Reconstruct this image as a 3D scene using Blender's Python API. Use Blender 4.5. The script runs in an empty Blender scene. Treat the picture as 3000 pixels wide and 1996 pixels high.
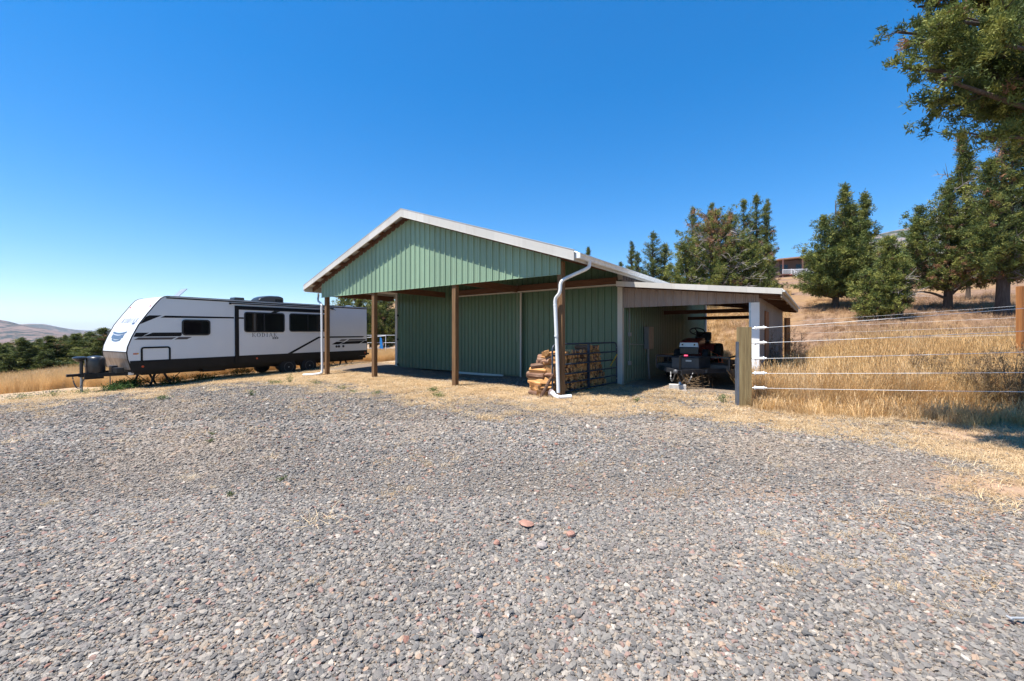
import bpy, math, random
import numpy as np
from mathutils import Vector, Matrix

# ---------------------------------------------------------------- camera, sky, sun
scene = bpy.context.scene
root_col = scene.collection
H_CAM = 1.55
cam_d = bpy.data.cameras.new('camera')
cam = bpy.data.objects.new('camera', cam_d)
root_col.objects.link(cam)
cam.location = (0, 0, H_CAM)
cam.rotation_euler = (math.radians(90), 0, 0)
cam_d.sensor_width = 36.0
cam_d.lens = 36.0 * 1230 / 3000
cam_d.shift_y = -17.0 / 3000
cam_d.clip_start = 0.1
cam_d.clip_end = 30000
scene.camera = cam

SUN_EL = math.radians(66)
LD = Vector((0.90, 0.43, 0)).normalized()          # horizontal travel of the light
sun_vec = Vector((-LD.x * math.cos(SUN_EL), -LD.y * math.cos(SUN_EL), math.sin(SUN_EL)))
sun_d = bpy.data.lights.new('sun', 'SUN')
sun_d.energy = 5.0
sun_d.angle = math.radians(0.53)
sun_d.color = (1.0, 0.955, 0.88)
sun = bpy.data.objects.new('sun', sun_d)
root_col.objects.link(sun)
sun.rotation_euler = sun_vec.to_track_quat('Z', 'Y').to_euler()

world = bpy.data.worlds.new('World')
scene.world = world
world.use_nodes = True
wn = world.node_tree.nodes
wl = world.node_tree.links
bg = wn['Background']
sky = wn.new('ShaderNodeTexSky')
sky.sky_type = 'NISHITA'
sky.sun_disc = False
sky.sun_elevation = SUN_EL
sky.sun_rotation = math.atan2(sun_vec.x, sun_vec.y)
sky.altitude = 900
sky.air_density = 1.0
sky.dust_density = 0.1
sky.ozone_density = 3.5
hs_w = wn.new('ShaderNodeHueSaturation')
hs_w.inputs['Saturation'].default_value = 1.62
hs_w.inputs['Hue'].default_value = 0.504
gm_w = wn.new('ShaderNodeGamma')
gm_w.inputs['Gamma'].default_value = 0.78
wl.new(sky.outputs[0], gm_w.inputs['Color'])
wl.new(gm_w.outputs[0], hs_w.inputs['Color'])
wl.new(hs_w.outputs[0], bg.inputs[0])
bg.inputs[1].default_value = 0.148
scene.view_settings.view_transform = 'Standard'
scene.view_settings.look = 'None'
scene.view_settings.exposure = 0.98
scene.view_settings.gamma = 1.0
scene.cycles.max_bounces = 5
scene.cycles.diffuse_bounces = 2
scene.cycles.transparent_max_bounces = 6
scene.cycles.use_adaptive_sampling = True
scene.cycles.use_denoising = True

R_ = random.Random(7)
RG = np.random.default_rng(11)
PI = math.pi

# ---------------------------------------------------------------- tagging
def tag(o, label=None, cat=None, group=None, kind=None):
    if label: o['label'] = label
    if cat: o['category'] = cat
    if group: o['group'] = group
    if kind: o['kind'] = kind
    return o

def empty(name, loc, rz=0, label=None, cat=None, group=None, ry=0):
    o = bpy.data.objects.new(name, None)
    root_col.objects.link(o)
    o.empty_display_size = 0.2
    o.location = loc
    o.rotation_euler = (0, ry, rz)
    return tag(o, label, cat, group)

# ---------------------------------------------------------------- materials
def new_mat(name):
    m = bpy.data.materials.new(name)
    m.use_nodes = True
    nt = m.node_tree
    return m, nt, nt.nodes['Principled BSDF']

def node(nt, typ, **kw):
    n = nt.nodes.new(typ)
    for k, v in kw.items():
        if k.startswith('in_'):
            n.inputs[k[3:].replace('_', ' ')].default_value = v
        else:
            setattr(n, k, v)
    return n

def ramp(nt, src, stops):
    r = nt.nodes.new('ShaderNodeValToRGB')
    el = r.color_ramp.elements
    while len(el) > 1: el.remove(el[0])
    el[0].position = stops[0][0]; el[0].color = (*stops[0][1], 1)
    for p, c in stops[1:]:
        e = el.new(p); e.color = (*c, 1)
    nt.links.new(src, r.inputs[0])
    return r.outputs[0]

def mixc(nt, fac, a, b, mode='MIX'):
    m = nt.nodes.new('ShaderNodeMix'); m.data_type = 'RGBA'; m.blend_type = mode
    for s, v in ((m.inputs[0], fac), (m.inputs[6], a), (m.inputs[7], b)):
        if isinstance(v, bpy.types.NodeSocket): nt.links.new(v, s)
        elif isinstance(v, (int, float)): s.default_value = v
        else: s.default_value = (*v, 1)
    return m.outputs[2]

def coords(nt, scale=(1, 1, 1), kind='Object'):
    tc = nt.nodes.new('ShaderNodeTexCoord')
    mp = nt.nodes.new('ShaderNodeMapping')
    mp.inputs['Scale'].default_value = scale
    nt.links.new(tc.outputs[kind], mp.inputs['Vector'])
    return mp.outputs['Vector']

def noise(nt, vec, scale, detail=4, rough=0.6):
    n = nt.nodes.new('ShaderNodeTexNoise')
    n.inputs['Scale'].default_value = scale
    n.inputs['Detail'].default_value = detail
    n.inputs['Roughness'].default_value = rough
    nt.links.new(vec, n.inputs['Vector'])
    return n.outputs['Fac']

def bump(nt, h, strength=0.3, dist=0.01, bsdf=None):
    b = nt.nodes.new('ShaderNodeBump')
    b.inputs['Strength'].default_value = strength
    b.inputs['Distance'].default_value = dist
    nt.links.new(h, b.inputs['Height'])
    if bsdf: nt.links.new(b.outputs[0], bsdf.inputs['Normal'])
    return b.outputs[0]

def simple(name, col, rough=0.5, metal=0.0, var=0.15, scale=6.0, stretch=(1, 1, 1), bmp=0.0, bd=0.005, spec=0.5, dark=None):
    m, nt, b = new_mat(name)
    v = coords(nt, stretch)
    f = noise(nt, v, scale, 5)
    lo = tuple(c * (1 - var) for c in col) if dark is None else dark
    hi = tuple(min(1, c * (1 + var)) for c in col)
    nt.links.new(ramp(nt, f, [(0.3, lo), (0.7, hi)]), b.inputs['Base Color'])
    b.inputs['Roughness'].default_value = rough
    b.inputs['Metallic'].default_value = metal
    b.inputs['Specular IOR Level'].default_value = spec
    if bmp: bump(nt, f, bmp, bd, b)
    return m

def wood_mat(name, dark, mid, light, grain_axis='z', rough=0.8, sc=1.0):
    m, nt, b = new_mat(name)
    st = {'z': (14, 14, 0.8), 'x': (0.8, 14, 14), 'y': (14, 0.8, 14)}[grain_axis]
    v = coords(nt, st)
    f = noise(nt, v, 2.2 * sc, 6, 0.65)
    v2 = coords(nt)
    f2 = noise(nt, v2, 2.0, 3)
    c = ramp(nt, f, [(0.28, dark), (0.5, mid), (0.72, light)])
    c = mixc(nt, f2, c, mixc(nt, 0.5, c, dark), 'MIX')
    nt.links.new(c, b.inputs['Base Color'])
    b.inputs['Roughness'].default_value = rough
    bump(nt, f, 0.5, 0.006, b)
    return m

def metal_sheet(name, col, rough=0.4, dirt=(0.2, 0.17, 0.13), dirt_amt=0.25, splash=False):
    m, nt, b = new_mat(name)
    v = coords(nt, (3, 3, 0.5))
    f = noise(nt, v, 3.0, 5)
    v2 = coords(nt)
    f2 = noise(nt, v2, 0.8, 3)
    sx_ = nt.nodes.new('ShaderNodeSeparateXYZ'); nt.links.new(v2, sx_.inputs[0])
    pv_ = []
    for k_ in (0, 1):
        d_ = nt.nodes.new('ShaderNodeMath'); d_.operation = 'MULTIPLY'; d_.inputs[1].default_value = 1 / 0.916; nt.links.new(sx_.outputs[k_], d_.inputs[0])
        q_ = nt.nodes.new('ShaderNodeMath'); q_.operation = 'FLOOR'; nt.links.new(d_.outputs[0], q_.inputs[0]); pv_.append(q_.outputs[0])
    cx_ = nt.nodes.new('ShaderNodeCombineXYZ'); nt.links.new(pv_[0], cx_.inputs[0]); nt.links.new(pv_[1], cx_.inputs[1])
    wn_ = nt.nodes.new('ShaderNodeTexWhiteNoise'); nt.links.new(cx_.outputs[0], wn_.inputs['Vector'])
    col = mixc(nt, wn_.outputs['Value'], tuple(x * 0.9 for x in col), tuple(min(1, x * 1.08) for x in col))
    c = mixc(nt, ramp(nt, f, [(0.5, (0, 0, 0)), (0.8, (dirt_amt,) * 3)]), col, dirt)
    c = mixc(nt, ramp(nt, f2, [(0.3, (0, 0, 0)), (0.8, (0.3,) * 3)]), c, mixc(nt, 0.2, col, (0, 0, 0)))
    if splash:
        mr_ = nt.nodes.new('ShaderNodeMapRange'); mr_.inputs[1].default_value = 0.0; mr_.inputs[2].default_value = 0.55; mr_.inputs[3].default_value = 0.85; mr_.inputs[4].default_value = 0.0
        nt.links.new(sx_.outputs[2], mr_.inputs[0])
        ms_ = nt.nodes.new('ShaderNodeMath'); ms_.operation = 'MULTIPLY'; nt.links.new(mr_.outputs[0], ms_.inputs[0]); nt.links.new(noise(nt, v2, 5.0, 5), ms_.inputs[1])
        c = mixc(nt, ms_.outputs[0], c, (0.24, 0.19, 0.13))
    nt.links.new(c, b.inputs['Base Color'])
    nt.links.new(ramp(nt, f, [(0.2, (rough * 0.85,) * 3), (0.8, (rough * 1.2,) * 3)]), b.inputs['Roughness'])
    bump(nt, f2, 0.15, 0.02, b)
    return m

M = {}
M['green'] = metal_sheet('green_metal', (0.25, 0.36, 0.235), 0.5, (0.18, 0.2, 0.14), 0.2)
M['green_shaded'] = metal_sheet('shaded_green_metal', (0.085, 0.16, 0.10), 0.36, (0.11, 0.10, 0.06), 0.5, True)  # gable green made darker: porch shade put into the wall colour
M['cream'] = metal_sheet('cream_trim', (0.56, 0.53, 0.475), 0.5, (0.35, 0.29, 0.22), 0.35)
M['roof'] = metal_sheet('white_roof_metal', (0.62, 0.61, 0.58), 0.4, (0.45, 0.42, 0.36), 0.3)
M['soffit'] = metal_sheet('roof_underside', (0.6, 0.58, 0.53), 0.5)
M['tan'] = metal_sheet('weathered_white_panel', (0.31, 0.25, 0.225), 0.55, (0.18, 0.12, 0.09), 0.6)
M['white'] = simple('white_plastic', (0.78, 0.78, 0.78), 0.4, var=0.05, scale=3)
M['drain'] = metal_sheet('drain_white', (0.78, 0.79, 0.78), 0.45, (0.4, 0.35, 0.28), 0.5)
M['post'] = wood_mat('treated_post', (0.085, 0.04, 0.015), (0.185, 0.095, 0.036), (0.28, 0.165, 0.07))
M['beam_x'] = wood_mat('beam_wood', (0.07, 0.03, 0.016), (0.13, 0.062, 0.033), (0.19, 0.095, 0.05), 'x')
M['beam_y'] = wood_mat('purlin_wood', (0.10, 0.04, 0.02), (0.17, 0.075, 0.035), (0.25, 0.12, 0.06), 'y')
M['fence_post'] = wood_mat('pressure_treated', (0.12, 0.08, 0.032), (0.25, 0.18, 0.08), (0.36, 0.28, 0.135))
M['orange_wood'] = wood_mat('stained_post', (0.24, 0.085, 0.02), (0.36, 0.14, 0.035), (0.45, 0.2, 0.06))
M['black'] = simple('black_paint', (0.008, 0.0075, 0.0075), 0.5, var=0.3, scale=4, spec=0.3)
M['black_pl'] = simple('black_plastic', (0.022, 0.023, 0.026), 0.3, var=0.3, scale=9, bmp=0.2)
M['rubber'] = simple('tyre_rubber', (0.014, 0.013, 0.013), 0.85, var=0.3, scale=20, bmp=0.3)
M['rim'] = simple('rim_black', (0.10, 0.10, 0.105), 0.4, 0.4)
M['steel'] = simple('galvanised_steel', (0.42, 0.45, 0.48), 0.4, 0.8, var=0.2, scale=12)
M['chain'] = simple('dull_chain', (0.12, 0.12, 0.125), 0.5, 0.5)
M['gate'] = simple('dark_blue_gate_paint', (0.035, 0.048, 0.07), 0.4, 0.2, var=0.25)
M['gel'] = simple('white_gel_coat', (0.72, 0.715, 0.70), 0.22, var=0.03, scale=1.0)
M['gel_front'] = simple('white_front_cap', (0.64, 0.64, 0.65), 0.25, var=0.03, scale=1.0)
M['decal'] = simple('black_decal', (0.006, 0.006, 0.007), 0.5, spec=0.25)
M['brown_decal'] = simple('grey_brown_decal', (0.07, 0.055, 0.052), 0.35, var=0.5, scale=3, stretch=(1, 1, 20))
M['navy'] = simple('blue_grey_decal', (0.075, 0.10, 0.15), 0.3)
M['glass'] = simple('tinted_glass', (0.006, 0.006, 0.007), 0.06)
M['amber'] = simple('amber_lens', (0.75, 0.10, 0.015), 0.3)
M['red_lens'] = simple('red_lens', (0.6, 0.03, 0.02), 0.3)
M['grey_box'] = simple('grey_enamel', (0.2, 0.2, 0.2), 0.5)
M['concrete'] = simple('concrete', (0.5, 0.47, 0.43), 0.9, var=0.2, scale=14, bmp=0.6)
M['red_paint'] = simple('tractor_red', (0.16, 0.010, 0.013), 0.3, var=0.2)
M['orange_strap'] = simple('orange_strap', (0.95, 0.13, 0.03), 0.6)
M['toolbox'] = simple('toolbox_grey_black', (0.055, 0.06, 0.068), 0.38, 0.3, var=0.25)
M['trailer_paint'] = simple('utility_trailer_paint', (0.035, 0.036, 0.04), 0.4, var=0.35, scale=5)
M['deck'] = wood_mat('deck_wood', (0.09, 0.075, 0.06), (0.15, 0.13, 0.11), (0.22, 0.19, 0.16), 'y')
M['yellow'] = simple('yellow_strap', (0.6, 0.34, 0.02), 0.6)
M['blue_tarp'] = simple('blue_tarp', (0.02, 0.25, 0.65), 0.5)
M['rock_red'] = simple('red_stone', (0.32, 0.17, 0.125), 0.9, var=0.25, scale=20, bmp=0.6)
M['rock_pale'] = simple('pale_stone', (0.33, 0.28, 0.25), 0.9, var=0.2, scale=20, bmp=0.6)
M['house_wall'] = simple('house_wall', (0.11, 0.07, 0.052), 0.8)
M['house_roof'] = simple('house_roof', (0.38, 0.22, 0.14), 0.9)
M['door_brown'] = wood_mat('brown_door', (0.17, 0.06, 0.02), (0.24, 0.09, 0.03), (0.3, 0.12, 0.04))
M['bark'] = wood_mat('juniper_bark', (0.035, 0.025, 0.02), (0.085, 0.06, 0.045), (0.15, 0.11, 0.085), 'z', 0.95)
M['dead'] = simple('dead_branch_grey', (0.27, 0.235, 0.215), 0.9, var=0.25, scale=10)

def diamond_plate():
    m, nt, b = new_mat('diamond_plate')
    v = coords(nt, (1, 1, 1))
    w = nt.nodes.new('ShaderNodeTexVoronoi'); w.inputs['Scale'].default_value = 40
    nt.links.new(v, w.inputs['Vector'])
    f = noise(nt, coords(nt, (1, 4, 1)), 2.0)
    nt.links.new(ramp(nt, f, [(0.3, (0.22, 0.2, 0.19)), (0.7, (0.42, 0.41, 0.41))]), b.inputs['Base Color'])
    b.inputs['Metallic'].default_value = 0.85
    b.inputs['Roughness'].default_value = 0.42
    bump(nt, w.outputs['Distance'], 0.25, 0.004, b)
    return m
M['plate'] = diamond_plate()

def attr_mat(name, attr='Col', rough=0.85, transl=0.0, inst=False, bmp=0.0, spec=0.3):
    m, nt, b = new_mat(name)
    a = nt.nodes.new('ShaderNodeAttribute'); a.attribute_name = attr
    if inst: a.attribute_type = 'INSTANCER'
    nt.links.new(a.outputs['Color'], b.inputs['Base Color'])
    b.inputs['Roughness'].default_value = rough
    b.inputs['Specular IOR Level'].default_value = spec
    if bmp:
        f = noise(nt, coords(nt), 3.0, 6, 0.7)
        bump(nt, f, bmp, 0.3, b)
    if transl:
        out = nt.nodes['Material Output']
        t = nt.nodes.new('ShaderNodeBsdfTranslucent')
        nt.links.new(a.outputs['Color'], t.inputs['Color'])
        mx = nt.nodes.new('ShaderNodeMixShader'); mx.inputs[0].default_value = transl
        nt.links.new(b.outputs[0], mx.inputs[1]); nt.links.new(t.outputs[0], mx.inputs[2])
        nt.links.new(mx.outputs[0], out.inputs['Surface'])
    return m
M['leaf'] = attr_mat('juniper_foliage', transl=0.22, rough=0.7)
M['grass'] = attr_mat('dry_grass', transl=0.3, inst=True, rough=0.75)
M['stone'] = attr_mat('gravel_stone', inst=True, rough=0.85, bmp=0.4)
M['weed'] = attr_mat('green_weed', transl=0.25)

# ---------------------------------------------------------------- mesh builder
class MB:
    def __init__(s): s.v = []; s.f = []
    def add(s, vs, fs):
        n = len(s.v); s.v += [tuple(p) for p in vs]; s.f += [tuple(i + n for i in f) for f in fs]
    def box(s, x0, x1, y0, y1, z0, z1):
        if x0 > x1: x0, x1 = x1, x0
        if y0 > y1: y0, y1 = y1, y0
        if z0 > z1: z0, z1 = z1, z0
        s.add([(x0, y0, z0), (x1, y0, z0), (x1, y1, z0), (x0, y1, z0), (x0, y0, z1), (x1, y0, z1), (x1, y1, z1), (x0, y1, z1)],
              [(0, 3, 2, 1), (4, 5, 6, 7), (0, 1, 5, 4), (1, 2, 6, 5), (2, 3, 7, 6), (3, 0, 4, 7)])
        return s
    def bar(s, p, q, w, h, up=(0, 0, 1)):
        p = Vector(p); q = Vector(q); d = (q - p).normalized(); u = Vector(up)
        if abs(d.dot(u)) > 0.99: u = Vector((0, 1, 0))
        r = d.cross(u).normalized(); u = r.cross(d).normalized()
        vs = []
        for c in (p, q):
            for a, b in ((-1, -1), (1, -1), (1, 1), (-1, 1)):
                vs.append(c + r * (a * w / 2) + u * (b * h / 2))
        s.add(vs, [(0, 1, 2, 3)[::-1], (4, 5, 6, 7), (0, 1, 5, 4), (1, 2, 6, 5), (2, 3, 7, 6), (3, 0, 4, 7)])
        return s
    def prism(s, pts, off):
        n = len(pts); off = Vector(off)
        vs = [Vector(p) for p in pts]; vs += [p + off for p in vs]
        fs = [tuple(range(n))[::-1], tuple(range(n, 2 * n))]
        fs += [(i, (i + 1) % n, n + (i + 1) % n, n + i) for i in range(n)]
        s.add(vs, fs); return s
    def tube(s, pts, r, seg=8, caps=True, jit=0, rng=None):
        pts = [Vector(p) for p in pts]; n = len(pts)
        rs = r if isinstance(r, (list, tuple)) else [r] * n
        vs = []; prev = None
        for i, p in enumerate(pts):
            d = (pts[min(i + 1, n - 1)] - pts[max(i - 1, 0)]).normalized()
            if prev is None:
                u = Vector((0, 0, 1)) if abs(d.z) < 0.9 else Vector((1, 0, 0))
                u = (u - d * u.dot(d)).normalized()
            else:
                u = (prev - d * prev.dot(d)).normalized()
            prev = u; w = d.cross(u)
            for k in range(seg):
                a = 2 * PI * k / seg
                rr = rs[i] * (1 + (rng.uniform(-jit, jit) if jit else 0))
                vs.append(p + (u * math.cos(a) + w * math.sin(a)) * rr)
        fs = []
        for i in range(n - 1):
            for k in range(seg):
                fs.append((i * seg + k, i * seg + (k + 1) % seg, (i + 1) * seg + (k + 1) % seg, (i + 1) * seg + k))
        if caps:
            fs.append(tuple(range(seg))[::-1]); fs.append(tuple(range((n - 1) * seg, n * seg)))
        s.add(vs, fs); return s
    def lathe(s, c, axis, prof, seg=20):
        c = Vector(c); a = Vector(axis).normalized()
        u = a.orthogonal().normalized(); w = a.cross(u)
        vs = []; n = len(prof)
        for r, h in prof:
            for k in range(seg):
                t = 2 * PI * k / seg
                vs.append(c + a * h + (u * math.cos(t) + w * math.sin(t)) * max(r, 1e-4))
        fs = [(i * seg + k, i * seg + (k + 1) % seg, (i + 1) * seg + (k + 1) % seg, (i + 1) * seg + k) for i in range(n - 1) for k in range(seg)]
        fs.append(tuple(range(seg))[::-1]); fs.append(tuple(range((n - 1) * seg, n * seg)))
        s.add(vs, fs); return s
    def build(s, name, mat, parent=None, smooth=None, bevel=0):
        me = bpy.data.meshes.new(name)
        me.from_pydata(s.v, [], s.f)
        me.materials.append(mat)
        me.validate()
        if smooth:
            me.polygons.foreach_set('use_smooth', [True] * len(me.polygons))
            me.set_sharp_from_angle(angle=math.radians(smooth))
        o = bpy.data.objects.new(name, me)
        root_col.objects.link(o)
        if parent: o.parent = parent
        if bevel:
            b = o.modifiers.new('b', 'BEVEL'); b.width = bevel; b.segments = 2; b.limit_method = 'ANGLE'
        return o

def tri_mesh(name, V, F, mat, col=None, parent=None, link=True):
    V = np.ascontiguousarray(V, dtype=np.float32); F = np.ascontiguousarray(F, dtype=np.int32)
    me = bpy.data.meshes.new(name)
    k = F.shape[1]
    me.vertices.add(len(V)); me.vertices.foreach_set('co', V.ravel())
    me.loops.add(F.size); me.loops.foreach_set('vertex_index', F.ravel())
    me.polygons.add(len(F)); me.polygons.foreach_set('loop_start', np.arange(0, F.size, k, dtype=np.int32))
    me.update(calc_edges=True)
    if col is not None:
        a = me.color_attributes.new('Col', 'FLOAT_COLOR', 'POINT')
        c = np.ones((len(V), 4), np.float32); c[:, :3] = col
        a.data.foreach_set('color', c.ravel())
    me.materials.append(mat)
    o = bpy.data.objects.new(name, me)
    if link: root_col.objects.link(o)
    if parent: o.parent = parent
    return o

# ---------------------------------------------------------------- terrain
BO = np.array([1.221, 10.361]); BR = math.radians(-36.4035)
CB, SB = 0.8049, 0.5935
def b_local(X, Y): return (X - BO[0]) * CB - (Y - BO[1]) * SB, (X - BO[0]) * SB + (Y - BO[1]) * CB
def b_world(x, y): return BO[0] + x * CB + y * SB, BO[1] - x * SB + y * CB
def sp(x, k): return k * np.logaddexp(0, x / k)
def sg(x): return 1 / (1 + np.exp(-np.clip(x, -40, 40)))
def terr(X, Y):
    X = np.asarray(X, float); Y = np.asarray(Y, float)
    lx, ly = b_local(X, Y)
    z = -0.046 * (sp(-X - 6.5, 1.0) - sp(-X - 24, 2.0))
    t = -X - 0.45 * Y - 16
    z = z - 0.22 * (sp(t, 2.0) - sp(t - 130, 20))
    s = 0.35 * X + 0.94 * Y - 11
    hill = 0.155 * (sp(s, 1.5) - sp(s - 88, 6))
    w = sg((X + 0.45 * (Y - 25)) / 4)
    pad = sg((5.3 - lx) / 0.5) * sg((18.6 - ly) / 1.1)
    z = z + hill * w * (1 - pad)
    z = z + 0.16 * np.exp(-((X + 6.8) ** 2 + (Y - 19.8) ** 2) / 5)
    far = sg((np.hypot(X, Y) - 26) / 3)
    z = z + far * (0.18 * np.sin(X * 0.31 + 1.3) * np.sin(Y * 0.23 + 0.4) + 0.08 * np.sin(X * 0.9 + Y * 0.7))
    und = 0.018 * np.sin(X * 1.1 + 0.5) * np.sin(Y * 0.83 + 1.0) + 0.01 * np.sin(X * 2.3 + Y * 1.7)
    return z + und * sg((np.hypot(X, Y) - 1.5))
def tz(x, y): return float(terr(x, y))
F_PX = 1230.0
def gp(px, py, z=0.0):
    Y = F_PX * (H_CAM - z) / (py - 981); return ((px - 1500) / F_PX * Y, Y)
def at(px, Y): return (px - 1500) / F_PX * Y

def seg_noise(X, Y, k):
    return (np.sin(X * k + 1.7) * np.sin(Y * k * 1.13 + 0.3) + 0.6 * np.sin(X * k * 2.1 + Y * k * 1.6 + 2.0) + 0.4 * np.sin(X * k * 4.3 - Y * k * 3.7)) / 2

# yard edge: bearing (X/Y) against distance where gravel gives way to straw
edge_pts = [(-900, 1290), (-300, 1205), (0, 1160), (300, 1141), (560, 1121), (830, 1113), (1100, 1152), (1280, 1182), (1560, 1203), (1900, 1228), (2250, 1262), (2600, 1295), (2800, 1385), (3000, 1520), (3300, 1650)]
e_th = np.array([(px - 1500) / F_PX for px, py in edge_pts])
e_r = np.array([F_PX * H_CAM / (py - 981) for px, py in edge_pts])
def gravel_mask(X, Y):
    """1 on gravel, 0 on straw or dirt"""
    th = X / np.maximum(Y, 0.3)
    yb = np.interp(th, e_th, e_r)
    d = (yb - Y) / np.maximum(yb * 0.13, 0.35) + 1.1 * seg_noise(X, Y, 1.3) + 0.6 * seg_noise(X + 3, Y, 3.7)
    g = sg(d * 1.15 + 0.5)
    g = np.where(Y < 0.3, 1.0, g)
    lx, ly = b_local(X, Y)
    porch = sg((ly - 0.7) / 0.25) * sg((lx + 13) / 0.5) * sg((-0.2 - lx) / 0.3) * sg((3.8 - ly) / 0.2)
    lean = 0.6 * sg((lx - 0.2) / 0.2) * sg((3.9 - lx) / 0.2) * sg((ly + 1.0) / 0.6) * sg((12 - ly) / 1)
    return np.clip(np.maximum(np.maximum(g, porch * 0.9), lean), 0, 1)
def dirt_mask(X, Y):
    d = np.exp(-((X - 7.4) ** 2 / 2.5 + (Y - 6.3) ** 2 / 0.8)) * 1.1 + np.exp(-((X - 5.0) ** 2 / 0.8 + (Y - 4.1) ** 2 / 0.35)) * 0.95
    d = d + 0.55 * np.exp(-((X - 3.7) ** 2 / 0.9 + (Y - 3.5) ** 2 / 0.25)) + 0.45 * np.exp(-((X - 2.4) ** 2 / 0.9 + (Y - 3.9) ** 2 / 0.2)) + 0.35 * np.exp(-((X + 4.5) ** 2 / 4 + (Y - 6.5) ** 2 / 0.5))
    d = d * (1 + 0.6 * seg_noise(X, Y, 2.6))
    return np.clip(d + 0.15 * seg_noise(X, Y, 2.1), 0, 1)

def axis_coords(lo, hi, step, far, grow=1.16):
    a = list(np.arange(lo, hi + 1e-6, step))
    s = step; x = a[-1]
    while x < far: s *= grow; x += s; a.append(x)
    s = step; x = a[0]; L = []
    while x > -far: s *= grow; x -= s; L.append(x)
    return np.array(L[::-1] + a)
gx = axis_coords(-22, 24, 0.16, 7000)
gy = axis_coords(-1.5, 32, 0.16, 7000)
GX, GY = np.meshgrid(gx, gy)
GZ = terr(GX, GY)
nV = np.stack([GX.ravel(), GY.ravel(), GZ.ravel()], 1)
ny, nx = GX.shape
ii = (np.arange(ny - 1)[:, None] * nx + np.arange(nx - 1)[None, :]).ravel()
gF = np.stack([ii, ii + 1, ii + nx + 1, ii + nx], 1)

def ground_material():
    m, nt, b = new_mat('ground_gravel_straw')
    L = nt.links
    at_ = nt.nodes.new('ShaderNodeAttribute'); at_.attribute_name = 'Col'
    sep = nt.nodes.new('ShaderNodeSeparateColor'); L.new(at_.outputs['Color'], sep.inputs[0])
    v = coords(nt)
    # gravel: two sizes of stones, each cell its own colour
    def stones(scale):
        vo = nt.nodes.new('ShaderNodeTexVoronoi'); vo.inputs['Scale'].default_value = scale; vo.inputs['Randomness'].default_value = 1
        L.new(v, vo.inputs['Vector'])
        s3 = nt.nodes.new('ShaderNodeSeparateColor'); L.new(vo.outputs['Color'], s3.inputs[0])
        c = ramp(nt, s3.outputs[0], [(0.0, (0.10, 0.095, 0.09)), (0.35, (0.20, 0.19, 0.175)), (0.62, (0.28, 0.255, 0.23)), (0.8, (0.31, 0.265, 0.22)), (0.9, (0.33, 0.23, 0.165)), (0.96, (0.27, 0.165, 0.125)), (1.0, (0.45, 0.42, 0.38))])
        return c, vo.outputs['Distance']
    c1, d1 = stones(52.0)
    big = noise(nt, v, 0.35, 4)
    cg = mixc(nt, ramp(nt, big, [(0.35, (0, 0, 0)), (0.7, (0.6,) * 3)]), c1, (0.32, 0.25, 0.185))
    cg = mixc(nt, ramp(nt, d1, [(0.2, (0, 0, 0)), (0.6, (0.55,) * 3)]), cg, (0.15, 0.125, 0.10))
    # straw
    vs = coords(nt, (1, 2.2, 1))
    n1 = noise(nt, vs, 26.0, 6, 0.75)
    n2 = noise(nt, v, 1.3, 4)
    cs = ramp(nt, n1, [(0.3, (0.22, 0.145, 0.085)), (0.5, (0.42, 0.30, 0.185)), (0.68, (0.60, 0.46, 0.31))])
    cs = mixc(nt, ramp(nt, n2, [(0.4, (0, 0, 0)), (0.75, (0.7,) * 3)]), cs, (0.27, 0.20, 0.145))
    n3 = noise(nt, v, 9.0, 5)
    cd = ramp(nt, n3, [(0.3, (0.30, 0.19, 0.12)), (0.7, (0.47, 0.32, 0.215))])
    # hillside dry brown
    ch = ramp(nt, noise(nt, v, 3.0, 6, 0.75), [(0.3, (0.11, 0.068, 0.045)), (0.5, (0.21, 0.13, 0.083)), (0.7, (0.30, 0.20, 0.13))])
    pat = noise(nt, v, 0.18, 5)
    ch = mixc(nt, ramp(nt, pat, [(0.45, (0, 0, 0)), (0.6, (0.7,) * 3)]), ch, (0.33, 0.20, 0.085))
    br = nt.nodes.new('ShaderNodeMath'); br.operation = 'ADD'
    fm = nt.nodes.new('ShaderNodeMath'); fm.operation = 'MULTIPLY_ADD'; fm.inputs[1].default_value = 0.7; fm.inputs[2].default_value = -0.35
    L.new(noise(nt, v, 5.0, 5), fm.inputs[0]); L.new(sep.outputs[0], br.inputs[0]); L.new(fm.outputs[0], br.inputs[1])
    gm = ramp(nt, br.outputs[0], [(0.35, (0, 0, 0)), (0.65, (1, 1, 1))])
    cg = mixc(nt, 0.14, cg, (0.02, 0.02, 0.02))
    c = mixc(nt, gm, cs, cg)
    c = mixc(nt, sep.outputs[1], c, cd)
    c = mixc(nt, sep.outputs[2], c, ch)
    L.new(c, b.inputs['Base Color'])
    b.inputs['Roughness'].default_value = 0.95
    b.inputs['Specular IOR Level'].default_value = 0.15
    hm = nt.nodes.new('ShaderNodeMath'); hm.operation = 'MULTIPLY'; hm.inputs[1].default_value = -1.0
    L.new(d1, hm.inputs[0])
    hh = mixc(nt, gm, n1, hm.outputs[0])
    bump(nt, hh, 0.75, 0.022, b)
    return m

dist_h = sg((terr(GX, GY) - 0.25) / 0.12) * sg((0.35 * GX + 0.94 * GY - 11.8) / 0.5)
left_far = sg((-GX - 0.45 * GY - 17) / 1.0)
gcol = np.stack([gravel_mask(GX, GY).ravel(), dirt_mask(GX, GY).ravel(), np.clip(dist_h + left_far, 0, 1).ravel()], 1)
ground = tri_mesh('ground', nV, gF, ground_material(), gcol)
ground.data.polygons.foreach_set('use_smooth', np.ones(len(gF), bool))
tag(ground, kind='structure')

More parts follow.
